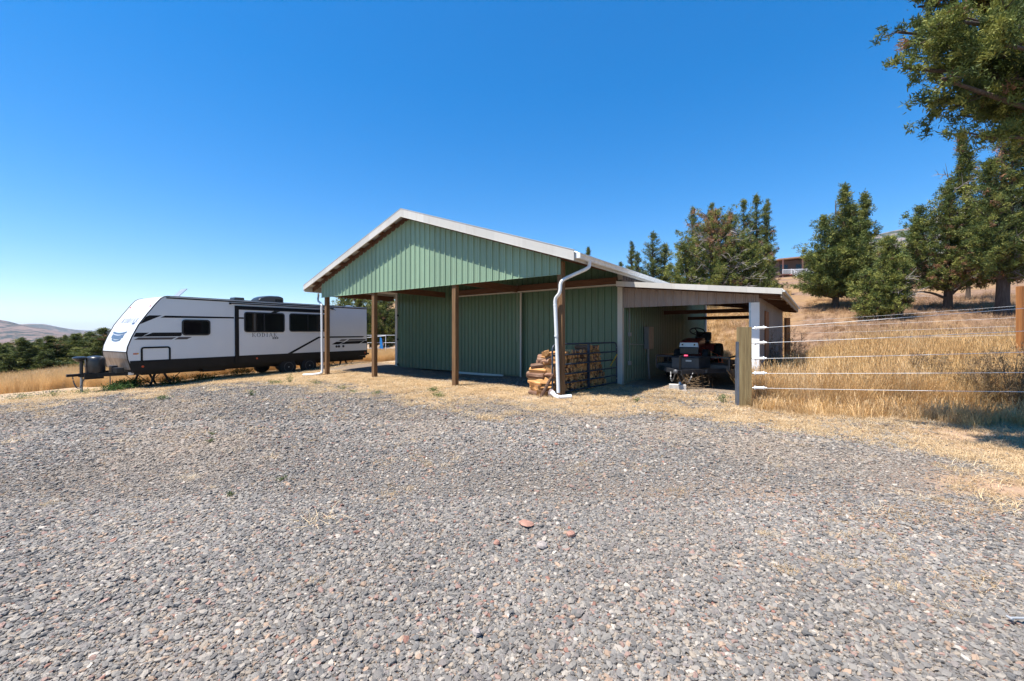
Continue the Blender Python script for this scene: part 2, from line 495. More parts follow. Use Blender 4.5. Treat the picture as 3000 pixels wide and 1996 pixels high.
# ---------------------------------------------------------------- far hills
def ridge(name, prof, dist, depth, base, mat, seed, n=260, m=40, amp=8):
    rg = np.random.default_rng(seed)
    px = np.linspace(prof[0][0], prof[-1][0], n)
    hz = np.interp(px, [p[0] for p in prof], [H_CAM + (981 - p[1]) / F_PX * dist for p in prof])
    ph = rg.uniform(0, 6, 8)
    V = np.zeros((m, n, 3))
    for j in range(m):
        t = j / (m - 1)
        D = dist - depth * 0.5 + depth * t
        k = np.sin(PI * min(1, t * 1.0)) ** 1.1 if t <= 0.5 else np.sin(PI * t) ** 0.8
        X = (px - 1500) / F_PX * D
        nz = amp * (np.sin(X / 90 + ph[0] + j * .3) + np.sin(X / 37 + ph[1] + j * .8) * .5 + np.sin(X / 210 + ph[2] - j * .2) * 1.2) * k * abs(t - 0.5) * 2
        V[j, :, 0] = X; V[j, :, 1] = D; V[j, :, 2] = base + (hz - base) * k + nz
    ii = (np.arange(m - 1)[:, None] * n + np.arange(n - 1)[None, :]).ravel()
    F = np.stack([ii, ii + 1, ii + n + 1, ii + n], 1)
    o = tri_mesh(name, V.reshape(-1, 3), F, mat)
    o.data.polygons.foreach_set('use_smooth', np.ones(len(F), bool))
    return tag(o, kind='structure')

def hill_mat(name, a, b_, spot, sc, thr, spot_sc):
    m, nt, b = new_mat(name)
    v = coords(nt, (1, 1, 2.5))
    c = ramp(nt, noise(nt, v, sc, 6, 0.6), [(0.35, a), (0.65, b_)])
    sp_ = noise(nt, v, spot_sc, 5, 0.7)
    big = noise(nt, v, spot_sc * 0.12, 3)
    ad = nt.nodes.new('ShaderNodeMath'); ad.operation = 'MULTIPLY_ADD'; ad.inputs[1].default_value = 0.6; nt.links.new(big, ad.inputs[0]); nt.links.new(sp_, ad.inputs[2])
    f = ramp(nt, ad.outputs[0], [(thr, (0, 0, 0)), (thr + 0.03, (1, 1, 1))])
    nt.links.new(mixc(nt, f, c, spot), b.inputs['Base Color'])
    b.inputs['Roughness'].default_value = 1.0; b.inputs['Specular IOR Level'].default_value = 0
    return m
hm1 = hill_mat('far_hill_grass', (0.14, 0.092, 0.075), (0.20, 0.138, 0.112), (0.035, 0.045, 0.04), 0.004, 0.80, 0.02)
hm2 = hill_mat('rock_slope', (0.17, 0.14, 0.13), (0.25, 0.21, 0.20), (0.04, 0.055, 0.04), 0.02, 0.76, 0.05)
ridge('hill', [(-900, 890), (-500, 905), (-200, 925), (0, 939), (30, 944), (60, 952), (110, 960), (170, 972), (230, 983), (330, 992), (700, 1000)], 2200, 1500, -45, hm1, 3)
ridge('hill', [(-300, 985), (0, 962), (55, 951), (90, 949), (130, 950), (165, 957), (200, 964), (260, 972), (330, 977), (600, 982), (1100, 986)], 3600, 1800, -45, hm1, 5)
ridge('hill', [(-300, 990), (200, 965), (290, 969), (450, 962), (700, 970), (1100, 966), (1500, 975)], 9000, 3000, -45, hm1, 8)
mount = [(2380, 800), (2500, 728), (2575, 703), (2620, 694), (2680, 683), (2760, 650), (2900, 600), (3100, 580), (3500, 560), (4200, 600)]
ridge('hill', mount, 900, 900, 5, hm2, 12, n=200, m=40, amp=5)
# ---------------------------------------------------------------- barn
barn = empty('metal_barn', (BO[0], BO[1], 0), BR, 'low green ribbed metal barn with cream trim, open porch and lean-to on its right', 'barn')
XR, XL, XE, XW, YF, YB, SL = -5.65, -10.97, 0.545, -11.75, -0.37, 15.6, 0.333
ZR = 5.57
def zt(x): return ZR - SL * abs(x - XR)

def ribs(x0, x1, pitch=0.229, depth=0.03, minor=True):
    """(x, d) profile of a ribbed metal sheet"""
    out = [(x0, 0)]; x = x0 + pitch * 0.5
    while x < x1 - 0.05:
        out += [(x - 0.028, 0), (x - 0.012, depth), (x + 0.012, depth), (x + 0.028, 0)]
        if minor:
            for q in (0.33, 0.66):
                c = x + pitch * q
                if c + 0.01 < x1 - 0.05: out += [(c - 0.008, 0), (c, depth * 0.22), (c + 0.008, 0)]
        x += pitch
    out.append((x1, 0)); return out

def ribbed_wall(x0, x1, zb, ztf, y, name, mat, parent, thick=0.02, axis='x', sign=-1, breaks=(), pitch=0.229):
    """sheet standing on axis, ribs towards sign"""
    pr = ribs(x0, x1, pitch)
    for b in breaks: pr.append((b, 0))
    pr = sorted(pr)
    vs = []; n = len(pr)
    P = (lambda a, d, z: (a, y + sign * d, z)) if axis == 'x' else (lambda a, d, z: (y + sign * d, a, z))
    zbf = zb if callable(zb) else (lambda a: zb)
    for a, d in pr: vs += [P(a, d, zbf(a)), P(a, d, ztf(a)), P(a, -thick, zbf(a)), P(a, -thick, ztf(a))]
    fs = []
    for i in range(n - 1):
        k, j = 4 * i, 4 * i + 4
        fs += [(k, j, j + 1, k + 1), (k + 2, k + 3, j + 3, j + 2), (k, k + 2, j + 2, j), (k + 1, j + 1, j + 3, k + 3)]
    fs += [(0, 1, 3, 2), (4 * n - 4, 4 * n - 2, 4 * n - 1, 4 * n - 3)]
    mb = MB(); mb.add(vs, fs)
    return mb.build(name, mat, parent)

# roof: two ribbed slopes, ribs run down the slope
def slope_sheet(mb, xa, za, xb, zb_, y0, y1, pitch=0.229, d=0.022, th=0.012):
    pr = ribs(y0, y1, pitch, d, False)
    nrm = Vector((-(zb_ - za), 0, xb - xa)).normalized()
    if nrm.z < 0: nrm = -nrm
    vs = []
    for y, h in pr:
        for x, z in ((xa, za), (xb, zb_)):
            vs.append(Vector((x, y, z)) + nrm * h)
            vs.append(Vector((x, y, z)) - nrm * th)
    fs = []
    for i in range(len(pr) - 1):
        k, j = 4 * i, 4 * i + 4
        fs += [(k, k + 2, j + 2, j), (k + 1, j + 1, j + 3, k + 3), (k, j, j + 1, k + 1), (k + 2, k + 3, j + 3, j + 2)]
    n = len(pr); fs += [(0, 1, 3, 2), (4 * n - 4, 4 * n - 2, 4 * n - 1, 4 * n - 3)]
    mb.add(vs, fs)
mb = MB()
slope_sheet(mb, XR, ZR - 0.03, XE + 0.02, zt(XE + 0.02) - 0.03, YF + 0.02, YB)
slope_sheet(mb, XR, ZR - 0.03, XW - 0.02, zt(XW - 0.02) - 0.03, YF + 0.02, YB)
roof = mb.build('roof', M['roof'], barn)
mb = MB(); hw = 0.2
for sgn in (-1, 1):
    mb.prism([(XR, YF + 0.03, ZR + 0.012), (XR + sgn * hw, YF + 0.03, ZR + 0.012 - SL * hw), (XR + sgn * hw, YF + 0.03, ZR + 0.004 - SL * hw), (XR, YF + 0.03, ZR)], (0, YB - YF - 0.05, 0))
mb.build('ridge_cap', M['roof'], roof)
# rake trims (front and back), bottom 0.235 under top
for y in (YF, YB):
    for sgn, xe in ((1, XE), (-1, XW)):
        mb = MB()
        a = [(XR, y - 0.012, ZR + 0.012), (xe, y - 0.012, zt(xe) + 0.012), (xe, y - 0.012, zt(xe) - (0.235 if sgn > 0 else 0.185)), (XR, y - 0.012, ZR - 0.25)]
        mb.prism(a, (0, 0.02, 0))
        dd_ = 0.0 if sgn > 0 else 0.05
        a = [(XR, y - 0.022, ZR - 0.24), (xe, y - 0.022, zt(xe) - 0.225 + dd_), (xe, y - 0.022, zt(xe) - 0.238 + dd_), (XR, y - 0.022, ZR - 0.253)]
        mb.prism(a, (0, 0.045, 0))
        t = MB(); a = [(XR, y - 0.02, ZR + 0.022), (xe, y - 0.02, zt(xe) + 0.022), (xe, y - 0.02, zt(xe) + 0.010), (XR, y - 0.02, ZR + 0.010)]
        mb.prism(a, (0, 0.09, 0))
        if y == YF:
            for sx in ((-3.1, -0.05) if sgn > 0 else (-8.6,)):
                mb.prism([(sx, y - 0.0155, zt(sx) + 0.01), (sx + 0.012, y - 0.0155, zt(sx + .012) + 0.01), (sx + 0.012, y - 0.0155, zt(sx + .012) - 0.24), (sx, y - 0.0155, zt(sx) - 0.24)], (0, 0.003, 0))
        mb.build('rake_trim', M['cream'], barn)
# gable panel
zin = lambda x: zt(x) - 0.25
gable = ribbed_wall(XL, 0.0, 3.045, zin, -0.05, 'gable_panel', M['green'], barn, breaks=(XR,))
mb = MB(); mb.prism([(XL - 0.0, -0.035, 3.03), (0.0, -0.035, 3.03), (0.0, -0.035, 3.046), (XL, -0.035, 3.046)], (0, -0.03, 0))
mb.build('bottom_trim', M['green'], gable)
# rafters behind gable and at the building wall, purlins along the depth
mb = MB()
for y in (-0.066, 1.7):
    for sgn, xe in ((1, XE - 0.12), (-1, XW + 0.12)):
        x0 = XR
        mb.prism([(x0, y, ZR - 0.10), (xe, y, zt(xe) - 0.10), (xe, y, zt(xe) - 0.27), (x0, y, ZR - 0.27)], (0, 0.045, 0))
mb.build('rafters', M['beam_x'], barn)
mb = MB()
x = XR + 0.12
while x < XE - 0.02:
    for xx, s_ in ((x, 1), (2 * XR - x, -1)):
        mb.prism([(xx - 0.02, YF + 0.012, zt(xx) - 0.05), (xx + 0.02, YF + 0.012, zt(xx) - 0.05), (xx + 0.02, YF + 0.012, zt(xx) - 0.185), (xx - 0.02, YF + 0.012, zt(xx) - 0.185)], (0, YB - YF - 0.03, 0))
    x += 0.60
mb.build('purlins', M['beam_y'], barn)
# eave fascia boards
for xx in (XE - 0.02, XW + 0.02):
    mb = MB(); mb.box(xx - 0.012, xx + 0.012, YF + 0.01, YB - 0.012, zt(xx) - 0.24, zt(xx) - 0.05)
    mb.build('eave_board', M['cream'], barn)
# header girts behind the gable panel and cross trusses
mb = MB()
mb.box(XL + 0.03, -0.02, 0.085, 0.125, 3.06, 3.30)
mb.build('header_beam', M['beam_x'], barn)
mb = MB()
for xx in (-10.75, -7.4, -3.7):
    mb.box(xx - 0.02, xx + 0.02, 0.13, 3.3, 3.08, 3.3)
    if xx not in (-10.75, 0.0):
        mb.bar((xx + 0.05, 0.1, 3.1), (xx + 0.05, 3.2, zt(xx) - 0.4), 0.035, 0.09)
mb.build('side_beams', M['beam_y'], barn)
# porch posts
for k, px_ in enumerate((-10.72, -7.62, -3.66, -0.035)):
    mb = MB(); zt_ = 3.9 if px_ < -7 and px_ > -10 else (3.35 if px_ < -10 else (3.36 if px_ > -1 else 4.2))
    mb.box(px_ - 0.072, px_ + 0.072, -0.025, 0.12, -0.4, zt_)
    p = mb.build('porch_post', M['post'], barn, bevel=0.004)
# walls
XC = 0.15
wl_ = ribbed_wall(-10.66, -6.95, 0.06, lambda x: zt(x) - 0.06, 3.47, 'wall', M['green_shaded'], barn)
ribbed_wall(-6.95, XC - 0.03, lambda x: -0.05 if x > -6.8 else -0.05, lambda x: zt(x) - 0.06, 3.49, 'wall', M['green_shaded'], barn, breaks=(XR,))
ribbed_wall(3.47, 15.17, -0.1, lambda y: zt(XC) - 0.06, XC - 0.02, 'wall', M['green_shaded'], barn, axis='y', sign=1)
ribbed_wall(3.47, 15.17, -0.1, lambda y: zt(-10.68) - 0.06, -10.68, 'wall', M['green_shaded'], barn, axis='y', sign=-1)
ribbed_wall(-10.68, XC - .03, -0.1, lambda x: zt(x) - 0.06, 15.2, 'wall', M['green_shaded'], barn, sign=1, breaks=(XR,))
# trims
mb = MB(); mb.box(-10.80, -10.655, 3.425, 3.46, 0.05, 3.45); mb.box(-10.80, -10.765, 3.46, 3.60, 0.05, 3.45); mb.build('corner_trim', M['cream'], barn)
mb = MB(); mb.box(0.05, 0.205, 3.41, 3.445, -0.02, 3.12); mb.box(0.175, 0.205, 3.445, 3.56, -0.02, 3.12); mb.build('corner_trim', M['cream'], barn)
mb = MB(); mb.box(0.05, 0.205, 3.412, 3.443, 3.26, 3.46); mb.build('corner_trim', M['cream'], barn)
# track beam and sliding door
mb = MB(); mb.box(-6.85, 0.06, 3.30, 3.40, 3.12, 3.33); mb.build('door_track_beam', M['beam_x'], barn)
mb = MB(); mb.box(-6.85, 0.06, 3.27, 3.42, 3.075, 3.115); mb.build('door_track', M['cream'], barn)
door = ribbed_wall(-6.8, -3.62, 0.07, lambda x: 3.07, 3.36, 'sliding_door', M['green_shaded'], barn, pitch=0.18)
mb = MB(); mb.box(-3.615, -3.565, 3.325, 3.385, -0.02, 3.07); mb.build('door_edge', M['cream'], door)
mb = MB(); mb.box(-6.8, -4.4, 3.325, 3.375, -0.02, 0.06); mb.build('door_bottom_rail', M['cream'], door)
mb = MB(); mb.tube([(-3.72, 3.3, 3.4), (-3.73, 3.3, 1.3)], 0.005, 5); mb.build('pull_cord', M['cream'], door)
for zz in (0.15, 1.3, 2.4):
    mb = MB(); mb.box(-10.64, -10.55, 3.40, 3.445, zz, zz + 0.07); mb.tube([(-10.6, 3.39, zz + .035), (-10.5, 3.4, zz + .0)], 0.012, 6); mb.build('hinge', M['black'], barn)
# gutter on the right eave (K profile) and downspout
gz = zt(XE) - 0.06
mb = MB()
prof = [(0.0, 0.0), (0.0, -0.11), (0.075, -0.12), (0.095, -0.09), (0.10, -0.055), (0.135, -0.02), (0.135, 0.0), (0.127, 0.0), (0.127, -0.016), (0.092, -0.05), (0.085, -0.085), (0.07, -0.108), (0.008, -0.1), (0.008, 0.0)]
mb.prism([(XE + a, YF + 0.06, gz + b) for a, b in prof], (0, YB - YF - 0.08, 0))
mb.box(XE + 0.001, XE + 0.134, YF + 0.052, YF + 0.062, gz - 0.118, gz)
mb.build('gutter', M['drain'], barn)
mb = MB(); mb.prism([(XW - a, YF + 0.06, gz - 0.03 + b) for a, b in prof], (0, YB - YF - 0.08, 0)); mb.build('gutter', M['drain'], barn)
def smooth_path(pts, n=6):
    P = [Vector(p) for p in pts]; out = []
    for i in range(len(P) - 1):
        p0 = P[max(i - 1, 0)]; p1 = P[i]; p2 = P[i + 1]; p3 = P[min(i + 2, len(P) - 1)]
        for k in range(n):
            t = k / n
            out.append(0.5 * ((2 * p1) + (-p0 + p2) * t + (2 * p0 - 5 * p1 + 4 * p2 - p3) * t * t + (-p0 + 3 * p1 - 3 * p2 + p3) * t ** 3))
    out.append(P[-1]); return out
ds = [(XE + 0.06, 0.30, gz - 0.10), (XE + 0.06, 0.30, gz - 0.20), (XE + 0.03, 0.23, gz - 0.29), (0.33, 0.05, gz - 0.43), (0.13, -0.12, gz - 0.56), (0.07, -0.16, gz - 0.66), (0.06, -0.165, gz - 0.80), (0.03, -0.165, gz - 0.90), (-0.07, -0.14, gz - 0.99), (-0.10, -0.135, gz - 1.08), (-0.10, -0.13, gz - 1.2)]
dp = smooth_path(ds, 7)
rr = [0.043 * (1 + (0.035 if i % 2 else -0.02)) for i in range(len(dp))]
mb = MB(); mb.tube(dp, rr, 12)
mb.tube([(-0.10, -0.13, gz - 1.17), (-0.07, -0.12, 1.5)], 0.046, 14)
mb.tube([(-0.07, -0.12, 1.53), (-0.015, -0.125, 0.13)], 0.043, 14)
for z_, x_ in ((gz - 1.17, -0.10), (1.52, -0.0705)):
    mb.tube([(x_, -0.13, z_ + 0.02), (x_, -0.13, z_ - 0.02)], 0.049, 14)
mb.build('downspout', M['drain'], barn, smooth=50)
mb = MB()
lz = zt(XW) - 0.27
mb.tube(smooth_path([(XW + 0.0, 0.25, lz), (XW + 0.0, 0.25, lz - 0.12), (XW + 0.25, 0.1, lz - 0.32), (XL + 0.02, -0.06, lz - 0.5), (XL + 0.06, -0.075, lz - 0.62)], 6), 0.04, 10)
mb.tube([(XL + 0.06, -0.075, lz - 0.6), (XL + 0.075, -0.06, 0.05)], 0.045, 12)
mb.tube(smooth_path([(XL + 0.075, -0.06, 0.08), (XL + 0.06, -0.1, 0.02), (XL - 0.05, -0.25, -0.02), (XL - 0.38, -0.6, -0.05)], 6), 0.05, 10)
mb.build('downspout', M['drain'], barn, smooth=50)

# lean-to
LX0, LX1, LYF, LYB = 0.2, 4.40, 2.95, 11.6
def lz_(x): return 3.145 - 0.1165 * (x - LX0)
mb = MB(); slope_sheet(mb, LX0 - 0.01, lz_(LX0) - 0.012, LX1 + 0.01, lz_(LX1) - 0.012, LYF + 0.01, LYB)
lroof = mb.build('lean_to_roof', M['roof'], barn)
mb = MB()
mb.prism([(LX0, LYF - 0.012, lz_(LX0) + 0.015), (LX1, LYF - 0.012, lz_(LX1) + 0.015), (LX1, LYF - 0.012, lz_(LX1) - 0.125), (LX0, LYF - 0.012, lz_(LX0) - 0.14)], (0, 0.02, 0))
mb.box(LX0 + 0.0, LX0 + 0.02, LYF + 0.008, LYF + 0.44, lz_(LX0) - 0.14, lz_(LX0) - 0.03)
mb.build('lean_to_fascia', M['cream'], barn)
mb = MB()
mb.prism([(LX0 + 0.02, LYF + 0.03, lz_(LX0) - 0.15), (LX1 - 0.02, LYF + 0.03, lz_(LX1) - 0.14), (LX1 - 0.02, LYF + 0.03, lz_(LX1) - 0.03), (LX0 + 0.02, LYF + 0.03, lz_(LX0) - 0.03)], (0, 0.04, 0))
for k in range(5):
    y = 3.47 + 0.06 + k * 2.0
    mb.prism([(LX0 + 0.02, y, lz_(LX0) - 0.15), (LX1 - 0.05, y, lz_(LX1) - 0.22), (LX1 - 0.05, y, lz_(LX1) - 0.11), (LX0 + 0.02, y, lz_(LX0) - 0.05)], (0, 0.04, 0))
mb.build('lean_to_rafters', M['beam_x'], barn)
mb = MB()
for k in range(8):
    x = LX0 + 0.25 + k * 0.55
    mb.box(x - 0.02, x + 0.02, LYF + 0.08, LYB - 0.02, lz_(x) - 0.11, lz_(x) - 0.028)
mb.build('lean_to_purlins', M['beam_y'], barn)
mb = MB(); mb.box(LX1 - 0.03, LX1, LYF + 0.01, LYB, lz_(LX1) - 0.2, lz_(LX1) - 0.03); mb.build('lean_to_eave_board', wood_mat('weathered_eave', (0.2, 0.14, 0.09), (0.32, 0.25, 0.17), (0.42, 0.35, 0.26), 'y'), barn)
mb = MB(); mb.box(LX1 + 0.001, LX1 + 0.06, LYF + 0.0, LYB, lz_(LX1) - 0.075, lz_(LX1) - 0.028); mb.build('lean_to_gutter', M['roof'], barn)
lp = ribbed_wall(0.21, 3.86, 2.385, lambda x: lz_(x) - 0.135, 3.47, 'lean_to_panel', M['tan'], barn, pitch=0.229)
# two dark cross beams deeper inside
mb = MB(); mb.box(0.25, 3.70, 7.5, 7.56, 2.33, 2.47); mb.box(0.25, 3.70, 11.1, 11.16, 2.22, 2.36); mb.box(0.25, 3.70, 3.56, 3.60, 2.40, 2.6)
mb.build('lean_to_cross_beams', M['beam_x'], barn)
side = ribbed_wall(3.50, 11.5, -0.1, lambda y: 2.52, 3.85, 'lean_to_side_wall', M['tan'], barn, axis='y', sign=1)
mb = MB(); mb.box(3.875, 3.905, 4.62, 5.55, 0.1, 2.22); sd = mb.build('side_door', M['door_brown'], barn)
mb = MB(); mb.tube([(3.91, 5.4, 1.3), (3.94, 5.45, 1.3)], 0.02, 8); mb.tube([(3.935, 5.45, 1.3), (3.935, 5.62, 1.29)], 0.012, 8); mb.build('handle', M['steel'], sd)
mb = MB(); mb.box(3.69, 3.88, 3.40, 3.44, -0.1, 2.385); mb.box(3.69, 3.74, 3.44, 3.60, -0.1, 2.385); mb.build('lean_to_post', M['white'], barn)
mb = MB(); mb.box(3.645, 3.688, 3.405, 3.60, -0.1, 2.385); mb.build('lean_to_post_channel', M['steel'], barn)
mb = MB(); mb.box(3.62, 3.74, 11.3, 11.42, -0.1, 2.42); mb.build('lean_to_back_post', M['cream'], barn)
mb = MB(); mb.box(0.16, 0.24, 15.0, 15.15, -0.1, 3.3); mb.build('corner_trim', M['cream'], barn)
# electrical box and conduit on the wall inside the lean-to
mb = MB(); mb.box(XC + 0.03, XC + 0.20, 5.45, 5.98, 1.05, 1.83); eb = mb.build('electrical_box', M['grey_box'], barn, bevel=0.006)
mb = MB(); mb.tube(smooth_path([(XC + 0.10, 5.7, 1.05), (XC + 0.10, 5.7, 0.7), (XC + 0.11, 5.75, 0.2), (XC + 0.12, 5.8, -0.05)], 4), 0.03, 8)
mb.tube([(XC + 0.05, 4.02, 2.5), (XC + 0.05, 4.02, 1.0)], 0.012, 6); mb.box(XC + 0.02, XC + 0.10, 3.97, 4.09, 1.5, 1.62); mb.box(XC + 0.02, XC + 0.10, 3.97, 4.09, 0.58, 0.70)
mb.tube([(XC + 0.05, 4.02, 1.5), (XC + 0.05, 4.02, 0.7)], 0.012, 6); mb.tube([(XC + 0.05, 4.05, 1.25), (XC + 0.05, 5.45, 1.2)], 0.012, 6)
mb.build('conduit', simple('conduit_grey', (0.3, 0.3, 0.3), 0.5), eb)
# upper wall between main roof and lean-to is the same ribbed wall, painted cream
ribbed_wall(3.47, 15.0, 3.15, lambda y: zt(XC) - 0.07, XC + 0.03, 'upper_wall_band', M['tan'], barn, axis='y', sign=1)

# loose drain elbow on the ground
w = b_world(0.02, -0.24)
el = empty('drain_elbow', (w[0], w[1], 0.0), BR, 'white plastic drain elbow lying on straw at the foot of the near porch post', 'pipe elbow')
mb = MB(); mb.tube(smooth_path([(-0.14, 0.02, 0.12), (-0.05, -0.02, 0.075), (0.06, -0.07, 0.055), (0.13, -0.09, 0.055)], 5), 0.052, 14)
mb.tube([(0.12, -0.10, 0.055), (0.33, 0.10, 0.075)], 0.050, 14); mb.tube([(-0.16, 0.03, 0.13), (-0.09, 0.0, 0.10)], 0.060, 14)
mb.build('pipe', M['drain'], el, smooth=50)

# ---------------------------------------------------------------- travel trailer
TO = (-9.7, 18.2); TA = math.atan2(1230, 750)
tr = empty('travel_trailer', (TO[0], TO[1], 0), TA, 'white travel trailer with black stripes and sloping front parked left of the barn', 'travel trailer', ry=-0.0072)
front = [(-5.24, 0.43), (-5.285, 0.62), (-5.335, 0.80), (-5.355, 1.02), (-5.33, 1.2), (-5.22, 1.52), (-5.04, 1.93), (-4.81, 2.30), (-4.585, 2.64), (-4.45, 2.82), (-4.36, 2.885), (-4.26, 2.91)]
RS, WT = 4.19, 2.27
mb = MB()
pts = [(s, 0.0, z) for s, z in front] + [(RS - 0.03, 0, 2.91), (RS, 0, 2.88), (RS, 0, 0.62), (RS - 0.0, 0, 0.45)]
mb.prism(pts, (0, WT, 0)); body = mb.build('body', M['gel'], tr)
mb = MB()
for i in range(len(front) - 1):
    (a, b), (c, d) = front[i], front[i + 1]
    if b >= 1.0: mb.prism([(a - 0.006, 0.03, b), (c - 0.006, 0.03, d + 0.003), (c + 0.03, 0.03, d + 0.003), (a + 0.03, 0.03, b)], (0, WT - 0.06, 0))
fc = mb.build('front_cap', M['gel_front'], tr)
mb = MB()
for i in range(3):
    (a, b), (c, d) = front[i], front[i + 1]
    mb.prism([(a - 0.007, 0.03, b), (c - 0.007, 0.03, d), (c + 0.03, 0.03, d), (a + 0.03, 0.03, b)], (0, WT - 0.06, 0))
mb.build('stone_guard', M['plate'], tr)
mb = MB()
for y in (0.012, WT - 0.012): mb.tube([(s - 0.004, y, z) for s, z in front] + [(RS, y, 2.915), (RS, y, 0.5)], 0.020, 6)
mb.box(-5.368, -5.35, 0.03, WT - 0.03, 1.0, 1.03)
mb.box(-4.3, RS - 0.01, -0.012, -0.001, 2.835, 2.875)
mb.build('edge_trim', M['black'], tr, smooth=60)
mb = MB(); mb.box(-4.2, RS - 0.02, 0.02, WT - 0.02, 2.912, 2.935); mb.box(-4.2, RS, -0.02, 0.02, 2.88, 2.912); rf = mb.build('roof', M['roof'], tr)
# skirt
def wedge(pts, y0, y1): return [(a, y0, b) for a, b in pts], (0, y1 - y0, 0)
mb = MB()
mb.prism(*wedge([(-5.27, 0.40), (-5.285, 0.73), (-2.13, 0.73), (-2.13, 0.42)], -0.008, 0.02))
mb.prism(*wedge([(1.98, 0.42), (1.98, 0.73), (RS - 0.005, 0.73), (RS - 0.005, 0.46)], -0.008, 0.02))
mb.prism(*wedge([(-2.13, 0.42), (-2.13, 0.74), (1.98, 0.74), (1.98, 0.42), (1.6, 0.40), (1.5, 0.52), (-0.35, 0.52), (-0.5, 0.40)], -0.034, -0.001))
mb.build('skirt', M['black'], tr)
mb = MB(); mb.box(-5.2, RS - 0.05, 0.05, WT - 0.05, 0.33, 0.46); mb.box(-4.9, RS, 0.3, 0.38, 0.22, 0.33); mb.box(-4.9, RS, WT - 0.38, WT - 0.3, 0.22, 0.33)
mb.box(-0.55, 1.65, -0.007, -0.001, 0.41, 0.60); mb.build('chassis', M['black'], tr)
# slide-out room
mb = MB(); mb.box(-2.13, 1.98, -0.03, -0.0005, 0.741, 2.69); so = mb.build('slide_out', M['gel'], tr)
mb = MB()
mb.box(-2.14, -1.99, -0.042, -0.0315, 0.40, 2.70); mb.box(1.90, 1.99, -0.042, -0.0315, 0.40, 2.70); mb.box(-1.99, 1.90, -0.042, -0.0315, 2.55, 2.70)
mb.build('slide_out_frame', M['decal'], so)
mb = MB(); mb.tube([(-2.3, -0.05, 2.785), (2.15, -0.05, 2.785)], 0.022, 8); mb.box(-2.33, -2.27, -0.07, -0.01, 2.74, 2.81); mb.box(2.12, 2.2, -0.07, -0.01, 2.73, 2.80); mb.tube([(2.15, -0.05, 2.78), (2.3, -0.08, 2.70)], 0.012, 6)
mb.build('slide_topper', M['black'], tr)
def rrect(x0, x1, z0, z1, r, n=6):
    out = []
    for cx, cz, a0 in ((x1 - r, z1 - r, 0), (x0 + r, z1 - r, 90), (x0 + r, z0 + r, 180), (x1 - r, z0 + r, 270)):
        for k in range(n + 1):
            a = math.radians(a0 + 90 * k / n); out.append((cx + r * math.cos(a), cz + r * math.sin(a)))
    return out
def ring(x0, x1, z0, z1, r, w, y0, y1):
    mb = MB(); A = rrect(x0, x1, z0, z1, r); B = rrect(x0 + w, x1 - w, z0 + w, z1 - w, max(r - w, 0.01)); n = len(A)
    vs = [(a, y0, b) for a, b in A] + [(a, y0, b) for a, b in B] + [(a, y1, b) for a, b in A] + [(a, y1, b) for a, b in B]
    fs = []
    for i in range(n):
        j = (i + 1) % n
        fs += [(i, j, n + j, n + i), (2 * n + i, 3 * n + i, 3 * n + j, 2 * n + j), (i, 2 * n + i, 2 * n + j, j), (n + i, n + j, 3 * n + j, 3 * n + i)]
    mb.add(vs, fs); return mb
def t_window(x0, x1, z0, z1, y, par, mull=None):
    fr = ring(x0, x1, z0, z1, 0.11, 0.05, y - 0.025, y - 0.001).build('window', M['black_pl'], par)
    g = MB(); g.prism(*wedge(rrect(x0 + 0.045, x1 - 0.045, z0 + 0.045, z1 - 0.045, 0.07), y - 0.012, y - 0.002)); g.build('pane', M['glass'], fr)
    if mull: g = MB(); g.box(mull - 0.02, mull + 0.02, y - 0.02, y - 0.013, z0 + 0.05, z1 - 0.05); g.build('mullion', M['black_pl'], fr)
t_window(-3.86, -2.97, 1.55, 2.12, 0, tr)
t_window(-1.80, -0.17, 1.66, 2.47, -0.0305, tr, -1.02)
t_window(0.04, 1.87, 1.68, 2.48, -0.0305, tr, 0.9)
ring(-5.01, -4.19, 0.66, 1.18, 0.09, 0.055, -0.016, -0.0085).build('storage_door', M['decal'], tr)
sm_ = [M['decal']]
def P(pts, y=-0.0035):
    m_ = MB(); m_.prism([(a, y, b) for a, b in pts], (0, 0.003, 0)); m_.build('stripe', sm_[0], tr)
P([(-4.766, 2.236), (-4.434, 2.243), (-5.02, 1.935), (-4.86, 2.19)][::-1])
P([(-4.47, 2.165), (-4.336, 2.241), (-2.15, 2.254), (-2.15, 2.196)])
P([(-5.13, 1.651), (-4.778, 1.653), (-4.984, 1.514), (-5.19, 1.518)])
P([(-4.973, 1.522), (-4.684, 1.654), (-3.86, 1.659), (-3.86, 1.57), (-3.9, 1.522)])
P([(-1.99, 2.19), (-1.99, 2.25), (-1.81, 2.25), (-1.81, 2.19)], -0.034)
P([(-0.75, 2.475), (-0.62, 2.545), (-0.35, 2.545), (-0.52, 2.475)], -0.034)
P([(-0.03, 0.742), (1.42, 1.45), (1.9, 1.45), (1.9, 1.385), (1.47, 1.385), (0.17, 0.742)], -0.034)
P([(2.0, 1.385), (2.0, 1.457), (4.02, 1.449), (3.92, 1.388)])
P([(2.131, 1.071), (2.381, 1.192), (2.83, 1.193), (2.525, 1.063)])
P([(2.598, 1.070), (2.968, 1.208), (3.986, 1.212), (3.70, 1.073)])
P([(3.79, 1.080), (4.03, 1.212), (4.17, 1.209), (4.17, 1.085)])
sm_[0] = M['brown_decal']
P([(-5.18, 1.42), (-5.06, 1.494), (-4.012, 1.49), (-4.163, 1.412)])
P([(-4.08, 1.411), (-3.95, 1.496), (-3.55, 1.495), (-3.705, 1.415)])
P([(2.501, 1.23), (2.671, 1.306), (3.018, 1.304), (2.844, 1.227)])
P([(2.993, 1.23), (3.119, 1.308), (4.151, 1.296), (4.041, 1.225)])
